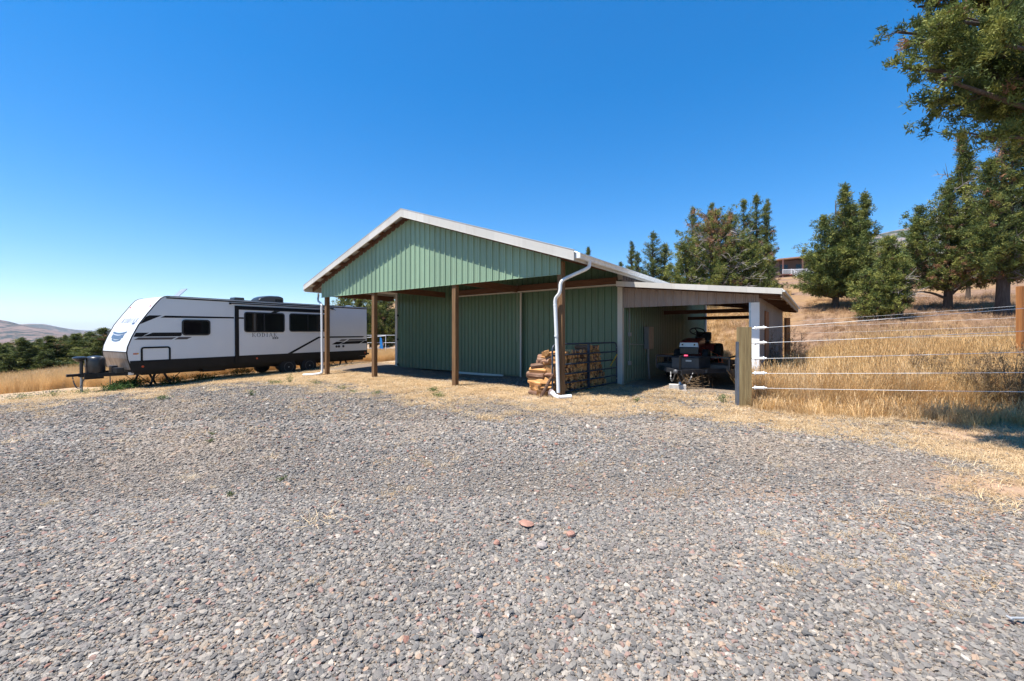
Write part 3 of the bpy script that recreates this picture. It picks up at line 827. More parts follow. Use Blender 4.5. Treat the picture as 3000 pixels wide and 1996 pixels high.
# serif lettering built from strokes, unit cell height 1
GL = {
 'K': (0.95, [((0.02, 0), (0.34, 0.05)), ((0.02, 0.95), (0.34, 1)), ((0.12, 0.05), (0.24, 0.95)), ('q', (0.24, 0.42), (0.72, 0.97), 0.05), ('q', (0.36, 0.52), (0.85, 0.03), 0.11), ((0.6, 0.95), (0.88, 1)), ((0.66, 0), (0.98, 0.05))]),
 'O': (0.95, ['O']),
 'D': (0.92, [((0.02, 0), (0.4, 0.05)), ((0.02, 0.95), (0.4, 1)), ((0.12, 0.05), (0.24, 0.95)), 'D']),
 'I': (0.45, [((0.05, 0), (0.4, 0.05)), ((0.05, 0.95), (0.4, 1)), ((0.16, 0.05), (0.28, 0.95))]),
 'A': (0.95, [('q', (0.12, 0.03), (0.46, 0.98), 0.05), ('q', (0.46, 0.98), (0.84, 0.03), 0.11), ((0.25, 0.33), (0.7, 0.38)), ((0, 0), (0.26, 0.05)), ((0.68, 0), (1.0, 0.05))]),
 'S': (0.7, [((0.05, 0), (0.65, 0.18)), ((0.05, 0.41), (0.65, 0.59)), ((0.05, 0.82), (0.65, 1)), ((0.47, 0.1), (0.65, 0.5)), ((0.05, 0.5), (0.23, 0.9))]),
 'E': (0.7, [((0.05, 0), (0.65, 0.18)), ((0.05, 0.41), (0.6, 0.59)), ((0.05, 0.82), (0.65, 1)), ((0.05, 0), (0.23, 1))]),
}
def write_word(mb, word, x, z, h, wx, place, gap=0.32):
    """place(u, v) -> point on the surface and its outward normal; u, v in metres"""
    def poly(pts):
        q = [place(a, b) for a, b in pts]
        nn = q[0][1]; mb.prism([p - nn * 0.0005 for p, _ in q], nn * 0.003)
    for ch in word:
        wdt, items = GL[ch]
        for k, it in enumerate(items):
            if it == 'O' or it == 'D':
                n = 20; a0, a1 = (0, 2 * PI) if it == 'O' else (-PI / 2, PI / 2)
                cx = 0.46 if it == 'O' else 0.34
                for i in range(n):
                    t0 = a0 + (a1 - a0) * i / n; t1 = a0 + (a1 - a0) * (i + 1) / n
                    def pt(t, o):
                        rx = (0.46 if o else 0.33); rz = (0.5 if o else 0.45)
                        return (x + (cx + rx * math.cos(t)) * wx, z + (0.5 + rz * math.sin(t)) * h)
                    poly([pt(t0, 0), pt(t1, 0), pt(t1, 1), pt(t0, 1)])
            elif it[0] == 'q':
                (a, b), (c, d), w_ = it[1], it[2], it[3]
                poly([(x + (a - w_ / 2) * wx, z + b * h), (x + (a + w_ / 2) * wx, z + b * h), (x + (c + w_ / 2) * wx, z + d * h), (x + (c - w_ / 2) * wx, z + d * h)])
            else:
                (a, b), (c, d) = it
                poly([(x + a * wx, z + b * h), (x + c * wx, z + b * h), (x + c * wx, z + d * h), (x + a * wx, z + d * h)])
        x += (wdt + gap) * wx
    return x
side_place = lambda u, v: (Vector((u, -0.0325, v)), Vector((0, -1, 0)))
mb = MB(); write_word(mb, 'KODIAK', -1.50, 1.47, 0.165, 0.155, side_place, 0.27)
mb.prism(*wedge([(-0.68, 1.375), (-0.68, 1.455), (-0.445, 1.455), (-0.445, 1.375)], -0.034, -0.031)); lt = mb.build('lettering', M['decal'], tr)
mb = MB(); write_word(mb, 'SE', -0.655, 1.388, 0.055, 0.125, lambda u, v: (Vector((u, -0.0355, v)), Vector((0, -1, 0))), 0.15); mb.build('small_lettering', M['gel'], lt)
# front cap lettering and emblem: u along y from near edge, v along the curve
fl = [0]
for i in range(len(front) - 1): fl.append(fl[-1] + math.dist(front[i], front[i + 1]))
def cap_place(u, v):
    for i in range(len(front) - 1):
        if v <= fl[i + 1] or i == len(front) - 2: break
    t = (v - fl[i]) / (fl[i + 1] - fl[i]); a, b = front[i], front[i + 1]
    d = Vector((b[0] - a[0], 0, b[1] - a[1])).normalized(); nrm = Vector((-d.z, 0, d.x))
    p = Vector((a[0] + (b[0] - a[0]) * t, WT - u, a[1] + (b[1] - a[1]) * t)) + nrm * 0.011
    return p, nrm
vz = lambda z: float(np.interp(z, [p[1] for p in front], fl))
mb = MB(); write_word(mb, 'KODIAK', 0.52, vz(1.99), 0.19, 0.21, cap_place)
u0 = 1.62
def cp(pts, mb_):
    q = [cap_place(a, b) for a, b in pts]; mb_.prism([p for p, _ in q], q[0][1] * 0.003)
cp([(u0, vz(1.93)), (u0 + 0.22, vz(1.93)), (u0 + 0.22, vz(1.985)), (u0, vz(1.985))], mb)
mb.build('front_lettering', M['navy'], tr)
mb = MB()
for (za, zb_, ua, ub) in ((1.64, 1.70, 0.36, 1.60), (1.48, 1.61, 0.42, 1.50), (1.40, 1.455, 0.55, 1.38)):
    n = 10
    for i in range(n):
        f0, f1 = i / n, (i + 1) / n
        c0, c1 = -0.05 * (1 - (2 * f0 - 1) ** 2), -0.05 * (1 - (2 * f1 - 1) ** 2)
        cp([(ua + (ub - ua) * f0, vz(za + c0)), (ua + (ub - ua) * f1, vz(za + c1)), (ua + (ub - ua) * f1, vz(zb_ + c1)), (ua + (ub - ua) * f0, vz(zb_ + c0))], mb)
mb.build('front_emblem', M['navy'], tr)
mb = MB()
for u in (0.32, 1.92): cp([(u, vz(1.25)), (u + 0.012, vz(1.25)), (u + 0.012, vz(2.5)), (u, vz(2.5))], mb)
mb.build('cap_seams', simple('seam_grey', (0.45, 0.46, 0.48), 0.5), fc)
for u, zz in ((0.22, 2.56), (1.98, 2.56)):
    mb = MB(); p, n_ = cap_place(u, vz(zz)); mb.lathe(p - n_ * 0.01, n_, [(0.035, 0), (0.03, 0.02), (0.01, 0.03)], 10); mb.build('marker_light', M['red_lens'], tr)
for s_, y_, z_ in ((-4.957, -0.008, 0.53), (-1.316, -0.034, 0.60), (4.05, -0.008, 0.60)):
    mb = MB(); mb.lathe((s_, y_ + 0.002, z_), (0, -1, 0), [(0.035, 0), (0.033, 0.012), (0.02, 0.018)], 12); mb.build('side_marker', M['amber'], tr)
for s_ in (2.391, 2.525, 2.769):
    mb = MB(); mb.lathe((s_, 0.0, 0.965), (0, -1, 0), [(0.06, 0), (0.055, 0.02), (0.035, 0.03)], 14); mb.build('service_port', M['black_pl'], tr, smooth=40)
# warning sticker near the front
mb = MB(); mb.box(-5.2, -5.09, -0.003, -0.0005, 0.93, 0.985); mb.build('sticker', simple('sticker_red', (0.55, 0.2, 0.12), 0.5, var=0.6, scale=60), tr)
mb = MB(); mb.box(-5.09, -5.06, -0.003, -0.0005, 0.94, 0.985); mb.build('sticker', M['yellow'], tr)
# roof gear
mb = MB()
acp = [(-0.76, 2.935), (-0.77, 3.03), (-0.68, 3.12), (-0.5, 3.19), (-0.25, 3.225), (0.15, 3.235), (0.29, 3.2), (0.31, 3.12), (0.31, 2.935)]
n = len(acp); vs = [(a, 0.85, b) for a, b in acp] + [(a, 0.98, b + (0.04 if b > 3 else 0)) for a, b in acp] + [(a, 1.42, b + (0.04 if b > 3 else 0)) for a, b in acp] + [(a, 1.55, b) for a, b in acp]
fs = [tuple(range(n)), tuple(range(3 * n, 4 * n))[::-1]] + [(r * n + i, (r + 1) * n + i, (r + 1) * n + (i + 1) % n, r * n + (i + 1) % n) for r in range(3) for i in range(n)]
mb.add(vs, fs); ac = mb.build('air_conditioner', M['black_pl'], tr, smooth=50, bevel=0.02)
mb = MB()
for k in range(7): mb.box(-0.05 + k * 0.045, -0.03 + k * 0.045, 0.838, 0.849, 2.99, 3.13)
mb.build('air_conditioner_grille', M['glass'], ac)
mb = MB(); mb.prism([(-1.68, 1.0, 2.935), (-1.25, 1.0, 2.935), (-1.28, 1.0, 3.11), (-1.64, 1.0, 3.11)], (0, 0.4, 0)); mb.build('roof_vent', M['black_pl'], tr, bevel=0.02)
mb = MB(); mb.lathe((4.0, 1.2, 2.935), (0, 0, 1), [(0.28, 0), (0.27, 0.05), (0.2, 0.10), (0.1, 0.125)], 18); mb.build('roof_dome', simple('smoke_dome', (0.15, 0.19, 0.25), 0.15), tr, smooth=60)
mb = MB(); mb.tube([(3.1, 1.2, 2.93), (3.1, 1.2, 3.04)], 0.04, 8); mb.build('vent_pipe', M['black_pl'], tr)
mb = MB(); mb.bar((-3.70, 0.95, 2.96), (-3.42, 0.95, 3.28), 0.5, 0.02, up=(0, 0, 1)); mb.bar((-3.68, 0.75, 2.94), (-3.45, 0.75, 2.94), 0.03, 0.02)
rv = mb.build('raised_vent_lid', simple('smoke_lid', (0.28, 0.30, 0.33), 0.3), tr)
mb = MB(); mb.box(-3.72, -3.1, 0.7, 1.2, 2.936, 2.96); mb.build('vent_curb', M['roof'], tr)
# wheels
def wheel(par, c, r, w, out, spokes=8):
    mb = MB(); h = w / 2
    mb.lathe(c, (0, 1, 0), [(r * 0.6, -h), (r * 0.93, -h), (r, -h * 0.7), (r, h * 0.7), (r * 0.93, h), (r * 0.6, h)], 32)
    for k in range(28):
        a = 2 * PI * k / 28; mb.bar((c[0] + r * math.cos(a), c[1] - h * 0.75, c[2] + r * math.sin(a)), (c[0] + r * math.cos(a), c[1] + h * 0.75, c[2] + r * math.sin(a)), 0.03, 0.012, up=(math.cos(a), 0, math.sin(a)))
    wo = empty('wheel', (0, 0, 0)); wo.parent = par
    mb.build('tyre', M['rubber'], wo, smooth=35)
    mb = MB(); y0 = c[1] + out * (h * 0.35)
    mb.lathe((c[0], c[1] + out * h * 0.1, c[2]), (0, out, 0), [(r * 0.6, 0), (r * 0.6, h * 0.9), (r * 0.54, h * 0.92), (r * 0.52, h * 0.3), (0.01, h * 0.3)], 24)
    mb.lathe((c[0], c[1] + out * h * 0.35, c[2]), (0, out, 0), [(0.075, 0), (0.07, h * 0.5), (0.03, h * 0.55)], 14)
    for k in range(spokes):
        a = 2 * PI * k / spokes
        mb.bar((c[0] + 0.05 * math.cos(a), y0 + out * 0.03, c[2] + 0.05 * math.sin(a)), (c[0] + r * 0.55 * math.cos(a), y0 + out * 0.045, c[2] + r * 0.55 * math.sin(a)), 0.035, 0.02, up=(0, 1, 0))
    mb.build('rim', M['rim'], wo, smooth=35)
    mb = MB(); mb.lathe((c[0], c[1] + out * h * 0.35 + out * h * .5, c[2]), (0, out, 0), [(0.032, 0), (0.03, 0.02), (0.01, 0.025)], 10); mb.build('hub_cap', M['steel'], wo)
    return wo
for s_ in (0.03, 1.0):
    wheel(tr, (s_, 0.115, 0.155), 0.35, 0.23, -1)
    wheel(tr, (s_, WT - 0.10, 0.155), 0.345, 0.21, 1)
mb = MB(); mb.tube([(0.03, 0.2, 0.155), (0.03, WT - 0.2, 0.155)], 0.035, 8); mb.tube([(1.0, 0.2, 0.155), (1.0, WT - 0.2, 0.155)], 0.035, 8); mb.bar((0.03, 0.33, 0.25), (1.0, 0.33, 0.25), 0.05, 0.03); mb.build('axles', M['black'], tr)
# stabiliser jacks
for s0, sgn in ((-4.38, 1), (3.05, 1)):
    for y_ in (0.42, WT - 0.42):
        mb = MB()
        mb.bar((s0 - 0.1, y_, 0.28), (s0 - 0.28, y_, -0.27), 0.05, 0.06); mb.bar((s0 + 0.12, y_, 0.28), (s0 + 0.38, y_, -0.27), 0.05, 0.06)
        mb.bar((s0 - 0.6, y_, 0.24), (s0 - 0.24, y_, -0.1), 0.02, 0.02); mb.bar((s0 + 0.65, y_, 0.26), (s0 + 0.3, y_, -0.1), 0.02, 0.02)
        mb.box(s0 - 0.42, s0 - 0.18, y_ - 0.08, y_ + 0.08, -0.3, -0.26); mb.box(s0 + 0.3, s0 + 0.5, y_ - 0.08, y_ + 0.08, -0.3, -0.26)
        mb.build('stabiliser_jack', M['black'], tr)
mb = MB(); mb.box(-3.15, -2.4, 0.15, 0.6, 0.19, 0.33); mb.build('step_box', M['black'], tr)
mb = MB(); mb.box(RS + 0.0, RS + 0.12, -0.02, WT + 0.02, 0.50, 0.58); mb.box(RS - 0.4, RS + 0.02, 0.4, 0.5, 0.34, 0.45); mb.build('bumper', M['black'], tr)
# A-frame hitch
CY = WT / 2
mb = MB()
for y_ in (0.25, WT - 0.25): mb.bar((-4.9, y_, 0.30), (-6.2, CY + (0.06 if y_ > CY else -0.06), 0.285), 0.055, 0.12)
mb.bar((-6.15, CY, 0.30), (-6.5, CY, 0.30), 0.12, 0.08); mb.box(-6.05, -5.6, CY - 0.25, CY + 0.25, 0.31, 0.35); mb.box(-6.15, -5.7, CY - 0.30, CY - 0.26, 0.16, 0.34)
mb.build('hitch_frame', M['black'], tr)
mb = MB(); mb.lathe((-5.83, CY, 0.34), (0, 0, 1), [(0.30, 0), (0.31, 0.03), (0.31, 0.40), (0.29, 0.50), (0.22, 0.54), (0.05, 0.56)], 28)
for v_ in range(len(mb.v)):
    x_, y_, z_ = mb.v[v_]; mb.v[v_] = (-5.83 + (x_ + 5.83) * 0.78 * (1 + 0.02 * math.sin(9 * z_ + 7 * y_)), y_, z_)
mb.lathe((-5.83, CY, 0.56), (0, 0, 1), [(0.262, 0), (0.27, 0.01), (0.262, 0.02)], 28)
mb.build('propane_cover', M['black_pl'], tr, smooth=50)
mb = MB(); mb.tube([(-6.16, CY, 0.30), (-6.16, CY, 0.86)], 0.045, 10); mb.lathe((-6.2, CY, 0.72), (0, 0, 1), [(0.05, 0), (0.11, 0.05), (0.17, 0.11), (0.165, 0.15), (0.10, 0.17)], 14)
jk = mb.build('power_jack', M['black_pl'], tr, smooth=50)
mb = MB(); mb.tube([(-6.16, CY, 0.28), (-6.16, CY, -0.36)], 0.035, 10); mb.lathe((-6.16, CY, -0.37), (0, 0, 1), [(0.09, 0), (0.09, 0.02), (0.04, 0.05)], 12); mb.build('jack_leg', M['steel'], jk)
mb = MB(); mb.box(-5.52, -5.36, CY - 0.35, CY - 0.05, 0.33, 0.56); mb.box(-5.50, -5.3, 0.45, 0.8, 0.33, 0.50); mb.build('battery_box', M['black_pl'], tr, bevel=0.015)
mb = MB(); mb.box(-5.27, -5.13, 0.335, 0.34, 0.26, 0.35)
mb.v = [(x_, y_ - 0.13, z_) for x_, y_, z_ in mb.v]; mb.build('hitch_sticker', M['white'], tr)
mb = MB()
ch = smooth_path([(-6.05, CY - 0.06, 0.34), (-6.13, CY - 0.1, 0.15), (-6.2, CY - 0.08, -0.08), (-6.28, CY - 0.05, -0.1), (-6.34, CY, 0.1), (-6.36, CY, 0.26)], 6)
for i in range(len(ch) - 1): mb.bar(ch[i], ch[i + 1], 0.035 if i % 2 else 0.015, 0.015 if i % 2 else 0.035)
mb.tube(smooth_path([(-5.55, CY - 0.3, 0.28), (-5.56, CY - 0.34, 0.0), (-5.6, CY - 0.36, -0.25)], 5), 0.014, 6)
mb.build('safety_chain', M['chain'], tr)

# ---------------------------------------------------------------- utility trailer, tractor, block
ut = empty('utility_trailer', (*b_world(1.93, 4.66), 0), BR, 'black open utility trailer with a toolbox on its tongue, parked under the lean-to roof', 'utility trailer')
mb = MB()
for x_ in (-1.05, 1.05): mb.box(x_ - 0.03, x_ + 0.03, 0, 3.6, 0.50, 0.60)
mb.box(-1.05, 1.05, -0.05, 0.0, 0.48, 0.62); mb.box(-1.05, 1.05, 3.6, 3.65, 0.48, 0.62); mb.box(-0.95, 0.95, 1.2, 1.26, 0.45, 0.5); mb.box(-0.95, 0.95, 2.4, 2.46, 0.45, 0.5)
for sx in (-1, 1): mb.bar((sx * 0.95, -0.05, 0.50), (sx * 0.06, -1.45, 0.50), 0.06, 0.12)
mb.bar((0, -1.35, 0.50), (0, -1.75, 0.52), 0.10, 0.09); mb.bar((-0.6, -0.7, 0.5), (0.6, -0.7, 0.5), 0.06, 0.1)
mb.build('frame', M['trailer_paint'], ut)
mb = MB(); mb.box(-1.01, 1.01, 0.01, 3.59, 0.605, 0.64); mb.build('deck', M['deck'], ut)
mb = MB()
mb.box(-1.08, 1.08, -0.04, 0.0, 0.85, 0.90)
for x_ in (-1.06, 1.06):
    mb.box(x_ - 0.02, x_ + 0.02, -0.04, 3.6, 0.85, 0.90)
    for y_ in (-0.02, 1.2, 2.4, 3.55): mb.box(x_ - 0.022, x_ + 0.022, y_ - 0.022, y_ + 0.022, 0.55, 0.85)
mb.box(0.1 - .02, 0.1 + .02, -0.042, -0.002, 0.55, 0.85)
mb.build('side_rail', M['trailer_paint'], ut)
mb = MB()
mb.add([(-0.56, -0.12, 0.56), (0.56, -0.12, 0.56), (0.38, -0.75, 0.56), (-0.38, -0.75, 0.56), (-0.56, -0.12, 0.87), (0.56, -0.12, 0.87), (0.38, -0.75, 0.87), (-0.38, -0.75, 0.87)], [(0, 1, 2, 3), (4, 7, 6, 5), (0, 4, 5, 1), (1, 5, 6, 2), (2, 6, 7, 3), (3, 7, 4, 0)])
tb = mb.build('toolbox', M['toolbox'], ut, bevel=0.01)
mb = MB(); mb.add([(-0.59, -0.10, 0.872), (0.59, -0.10, 0.872), (0.40, -0.78, 0.872), (-0.40, -0.78, 0.872), (-0.57, -0.10, 0.905), (0.57, -0.10, 0.905), (0.37, -0.75, 0.905), (-0.37, -0.75, 0.905)], [(0, 1, 2, 3), (4, 7, 6, 5), (0, 4, 5, 1), (1, 5, 6, 2), (2, 6, 7, 3), (3, 7, 4, 0)]); mb.build('toolbox_lid', M['toolbox'], tb)
mb = MB(); mb.box(0.02, 0.18, -0.765, -0.752, 0.76, 0.81); mb.build('toolbox_latch', M['steel'], tb)
mb = MB(); mb.tube([(0.02, -1.35, 0.20), (0.02, -1.35, 0.95)], 0.035, 10); mb.tube([(0.02, -1.35, 0.95), (0.16, -1.38, 0.96)], 0.012, 6)
uj = mb.build('tongue_jack', M['black'], ut)
mb = MB(); mb.tube([(0.14, -1.38, 0.96), (0.24, -1.40, 0.96)], 0.028, 10); mb.build('jack_knob', simple('pink_grip', (0.7, 0.03, 0.12), 0.4), uj)
mb = MB(); mb.tube([(0.02, -1.35, 0.22), (0.02, -1.35, 0.15)], [0.04, 0.06], 10); mb.build('jack_foot', M['steel'], uj)
mb = MB(); mb.lathe((0, -1.74, 0.53), (0, 1, 0.0), [(0.03, -0.05), (0.06, -0.03), (0.06, 0.05), (0.04, 0.08)], 12); mb.build('coupler', M['chain'], ut, smooth=50)
mb = MB()
for sx in (-1, 1):
    c = smooth_path([(sx * 0.3, -1.1, 0.5), (sx * 0.27, -1.25, 0.3), (sx * 0.2, -1.35, 0.22), (sx * 0.08, -1.5, 0.45)], 5)
    for i in range(len(c) - 1): mb.bar(c[i], c[i + 1], 0.03 if i % 2 else 0.012, 0.012 if i % 2 else 0.03)
mb.build('chains', M['chain'], ut)
for x_, o_ in ((-1.22, -1), (1.22, 1)):
    mb = MB()
    # wheels lie along local x axis here
    wo = empty('wheel', (x_, 2.1, 0.33)); wo.rotation_euler = (0, 0, PI / 2); wo.parent = ut
    mb.lathe((0, 0, 0), (0, 1, 0), [(0.2, -0.09), (0.31, -0.09), (0.33, -0.06), (0.33, 0.06), (0.31, 0.09), (0.2, 0.09)], 24); mb.build('tyre', M['rubber'], wo, smooth=40)
    mb = MB(); mb.lathe((0, 0, 0), (0, 1, 0), [(0.2, -0.05), (0.2, 0.05), (0.02, 0.06)], 18); mb.build('rim', M['white'], wo, smooth=40)
mb = MB()
for x_ in (-1.22, 1.22): mb.prism([(x_ - 0.13, 1.65, 0.55), (x_ - 0.13, 1.75, 0.74), (x_ - 0.13, 2.45, 0.74), (x_ - 0.13, 2.55, 0.55), (x_ - 0.13, 2.53, 0.55), (x_ - 0.13, 2.44, 0.725), (x_ - 0.13, 1.76, 0.725), (x_ - 0.13, 1.67, 0.55)], (0.26, 0, 0))
mb.build('fender', M['black'], ut)

tc = empty('lawn_tractor', (*b_world(1.80, 5.70), 0.64), BR, 'red lawn tractor with black steering wheel and seat standing on the utility trailer', 'lawn tractor')
tc.scale = (1.2, 1.2, 1.2)
mb = MB()
hp = [(-0.62, 0.30), (-0.66, 0.50), (-0.60, 0.585), (-0.1, 0.66), (0.16, 0.67), (0.16, 0.30)]
mb.prism([(-0.23, a, b) for a, b in hp], (0.46, 0, 0)); mb.box(-0.26, 0.26, -0.5, 1.0, 0.20, 0.30)
mb.prism([(-0.40, 0.35, 0.30), (-0.40, 0.45, 0.50), (-0.40, 1.05, 0.52), (-0.40, 1.2, 0.42), (-0.40, 1.1, 0.30)], (0.8, 0, 0))
mb.build('hood', M['red_paint'], tc, bevel=0.03)
mb = MB(); mb.box(-0.24, 0.24, -0.685, -0.60, 0.24, 0.43); mb.build('grille', M['black_pl'], tc, bevel=0.02)
mb = MB(); mb.prism([(-0.24, -0.685, 0.435), (0.24, -0.685, 0.435), (0.22, -0.675, 0.55), (-0.22, -0.675, 0.55)], (0, 0.03, 0)); hl = mb.build('headlight_panel', M['white'], tc)
for x_ in (-0.16, 0.14):
    mb = MB(); mb.lathe((x_, -0.683, 0.495), (0, -1, 0), [(0.022, 0), (0.02, 0.006)], 10); mb.build('headlight', M['glass'], hl)
mb = MB(); mb.tube([(0, 0.12, 0.62), (0, 0.26, 0.83)], 0.03, 8)
cc = Vector((0, 0.27, 0.85)); un = Vector((1, 0, 0)); vn = Vector((0, 0.85, -0.5)).normalized()
ringp = [cc + (un * math.cos(2 * PI * k / 20) + vn * math.sin(2 * PI * k / 20)) * 0.19 for k in range(21)]
mb.tube(ringp, 0.016, 8, caps=False)
for a in (0.3, 2.4, 4.5): mb.bar(cc, cc + (un * math.cos(a) + vn * math.sin(a)) * 0.19, 0.03, 0.012)
mb.build('steering_wheel', M['black'], tc, smooth=50)
mb = MB(); mb.box(0.0, 0.42, 0.72, 1.10, 0.52, 0.60); mb.prism([(0.0, 1.0, 0.58), (0.0, 1.08, 0.84), (0.0, 1.17, 0.84), (0.0, 1.12, 0.58)], (0.40, 0, 0)); mb.v = [(x_ - 0.2, y_, z_) for x_, y_, z_ in mb.v]
mb.build('seat', M['black_pl'], tc, bevel=0.07)
for x_, y_, r_, w_ in ((-0.36, -0.35, 0.19, 0.14), (0.36, -0.35, 0.19, 0.14), (-0.42, 0.85, 0.26, 0.22), (0.42, 0.85, 0.26, 0.22)):
    mb = MB(); mb.lathe((x_, y_, r_), (1, 0, 0), [(r_ * .5, -w_ / 2), (r_ * .93, -w_ / 2), (r_, -w_ * .3), (r_, w_ * .3), (r_ * .93, w_ / 2), (r_ * .5, w_ / 2)], 24); ty = mb.build('wheel', M['rubber'], tc, smooth=40)
    mb = MB(); mb.lathe((x_, y_, r_), (1, 0, 0), [(r_ * .5, -w_ * .4), (r_ * .5, w_ * .4), (0.02, w_ * .42)], 16); mb.build('rim', M['white'], ty, smooth=40)
mb = MB(); mb.box(-0.5, 0.5, -0.1, 0.6, 0.08, 0.17); mb.build('mower_deck', M['red_paint'], tc, bevel=0.03)
mb = MB(); mb.tube([(0.24, -0.2, 0.6), (0.3, -0.05, 0.66), (0.34, 0.0, 0.9)], 0.008, 6); mb.build('lever', M['black'], tc)
sx = empty('tie_down_strap', (*b_world(2.40, 5.75), 0.64), BR, 'bright orange strap tying the red tractor down to the trailer deck', 'strap')
mb = MB(); mb.bar((-0.32, -0.35, 0.50), (0.06, -0.0, 0.27), 0.03, 0.008); mb.bar((0.06, 0, 0.27), (0.12, -0.02, 0.02), 0.05, 0.01); mb.bar((0.20, -0.01, 0.22), (0.22, -0.05, 0.02), 0.05, 0.012); mb.bar((0.10, -0.03, 0.02), (0.25, -0.03, 0.02), 0.05, 0.02); mb.bar((0.12, 0, 0.24), (0.2, 0, 0.2), 0.04, 0.012)
mb.build('webbing', M['orange_strap'], sx)
w = b_world(1.90, 3.22)
mb = MB(); mb.box(-0.22, 0.22, -0.11, 0.11, 0, 0.155)
cb = mb.build('concrete_block', M['concrete'], None, bevel=0.012); cb.location = (w[0], w[1], 0.0); cb.rotation_euler = (0, 0, BR + 0.35)
tag(cb, 'grey concrete block under the jack of the utility trailer', 'concrete block')
rkm = None
def rock(loc, sz, mat, label, name='stone', seed=0, flat=0.5):
    rg = random.Random(seed); mb = MB(); import itertools
    n, m_ = 9, 6
    vs = []
    for j in range(m_ + 1):
        for i in range(n):
            t = PI * j / m_; a = 2 * PI * i / n; r = 1 + rg.uniform(-0.22, 0.18)
            vs.append((sz[0] / 2 * r * math.sin(t) * math.cos(a), sz[1] / 2 * r * math.sin(t) * math.sin(a), sz[2] / 2 * math.cos(t) * (1 + rg.uniform(-.1, .1)) + sz[2] * 0.3))
    fs = [(j * n + i, (j + 1) * n + i, (j + 1) * n + (i + 1) % n, j * n + (i + 1) % n) for j in range(m_) for i in range(n)]
    mb.add(vs, fs); o = mb.build(name, mat); o.location = loc; o.rotation_euler = (0, 0, rg.uniform(0, 6))
    return tag(o, label, 'stone')
w = b_world(2.15, 2.98)
rock((w[0], w[1], 0.0), (0.16, 0.09, 0.06), M['rock_pale'], 'small pale stone lying in front of the concrete block')
for (px, py, sx_, sy_, mt, lb) in ((1541, 1541, 0.13, 0.09, 'rock_red', 'flat red stone, largest of the red ones in the gravel'), (1456, 1597, 0.055, 0.05, 'rock_red', 'small red stone left of the pale stone in the gravel'), (1672, 1574, 0.09, 0.07, 'rock_red', 'pinkish red stone in the gravel, rightmost of the red stones'), (1586, 1605, 0.10, 0.08, 'rock_pale', 'pale pinkish stone in the gravel between the red stones'), (1396, 1869, 0.06, 0.045, 'rock_pale', 'pale stone close to the bottom edge in the gravel')):
    x_, y_ = gp(px, py, 0.0); rock((x_, y_, tz(x_, y_) + 0.012), (sx_, sy_, 0.045), M[mt], lb, seed=px)
x_, y_ = gp(2975, 1828)
mb = MB(); mb.tube([(-0.03, 0.0, 0.032), (0.4, -0.01, 0.028)], 0.006, 8); mb.tube([(-0.03, -0.014, 0.032), (-0.03, 0.014, 0.032)], 0.007, 8)
o = mb.build('metal_stake', simple('dull_stake', (0.3, 0.31, 0.32), 0.7)); o.location = (x_, y_, 0.0); tag(o, 'blue grey metal stake lying on the gravel at the right', 'stake')

# ---------------------------------------------------------------- gate and firewood
gt = empty('tube_gate', (*b_world(-0.20, -0.10), 0), BR, 'dark blue tube farm gate standing in front of the firewood stack', 'gate')
gA = Vector((0, 0, 0)); gB = Vector((0.25, 3.44, 0)); gd = gB.normalized(); GLn = gB.length
mb = MB(); q = 0.16
def G(t, z): return gd * t + Vector((0, 0, z))
outer = [G(0, 0.06), G(0, 1.31 - q)] + [G(q - q * math.cos(a), 1.31 - q + q * math.sin(a)) for a in (0.4, 0.8, 1.2)] + [G(q, 1.31), G(GLn - q, 1.31)] + [G(GLn - q + q * math.sin(a), 1.31 - q + q * math.cos(a)) for a in (0.4, 0.8, 1.2)] + [G(GLn, 1.31 - q), G(GLn, 0.06)]
mb.tube(outer, 0.024, 8); mb.build('outer_tube', M['gate'], gt, smooth=50)
for z_ in (0.08, 0.30, 0.53, 0.78, 1.03):
    mb = MB(); mb.tube([G(0.02, z_), G(GLn - 0.02, z_)], 0.021, 8); mb.build('rail', M['gate'], gt, smooth=50)
mb = MB(); mb.bar(G(1.75, 0.07), G(1.75, 1.30), 0.07, 0.035, up=tuple(gd)); mb.build('brace', M['gate'], gt)
mb = MB(); mb.bar(G(GLn - 0.02, 0.95) + Vector((0.03, 0, 0)), G(GLn - 0.5, 0.62) + Vector((0.05, 0, 0)), 0.03, 0.012); mb.build('strap', M['yellow'], gt)
for z_ in (0.2, 0.9, 1.15):
    mb = MB(); mb.box(-0.01, 0.03, -0.02, 0.02, -0.01, 0.02); mb.v = [tuple(Vector(v) + G(GLn, z_)) for v in mb.v]; mb.build('bracket', M['steel'], gt)

def log_material(name, bark):
    m, nt, b = new_mat(name)
    v = coords(nt, (1.5, 16, 16))
    f = noise(nt, v, 2.0, 6, 0.7)
    oi = nt.nodes.new('ShaderNodeObjectInfo')
    if bark: stops = [(0.3, (0.06, 0.03, 0.018)), (0.5, (0.24, 0.12, 0.07)), (0.7, (0.46, 0.30, 0.20))]
    else: stops = [(0.25, (0.30, 0.12, 0.035)), (0.5, (0.56, 0.27, 0.09)), (0.75, (0.76, 0.47, 0.22))]
    c = ramp(nt, f, stops)
    hs = nt.nodes.new('ShaderNodeHueSaturation')
    mr = nt.nodes.new('ShaderNodeMapRange'); mr.inputs[3].default_value = 0.5; mr.inputs[4].default_value = 1.15
    nt.links.new(oi.outputs['Random'], mr.inputs[0]); nt.links.new(mr.outputs[0], hs.inputs['Value']); nt.links.new(c, hs.inputs['Color'])
    nt.links.new(hs.outputs[0], b.inputs['Base Color']); b.inputs['Roughness'].default_value = 0.9
    bump(nt, f, 0.8, 0.012, b)
    return m
M['log_bark'] = log_material('log_bark', True); M['log_wood'] = log_material('log_split_wood', False)
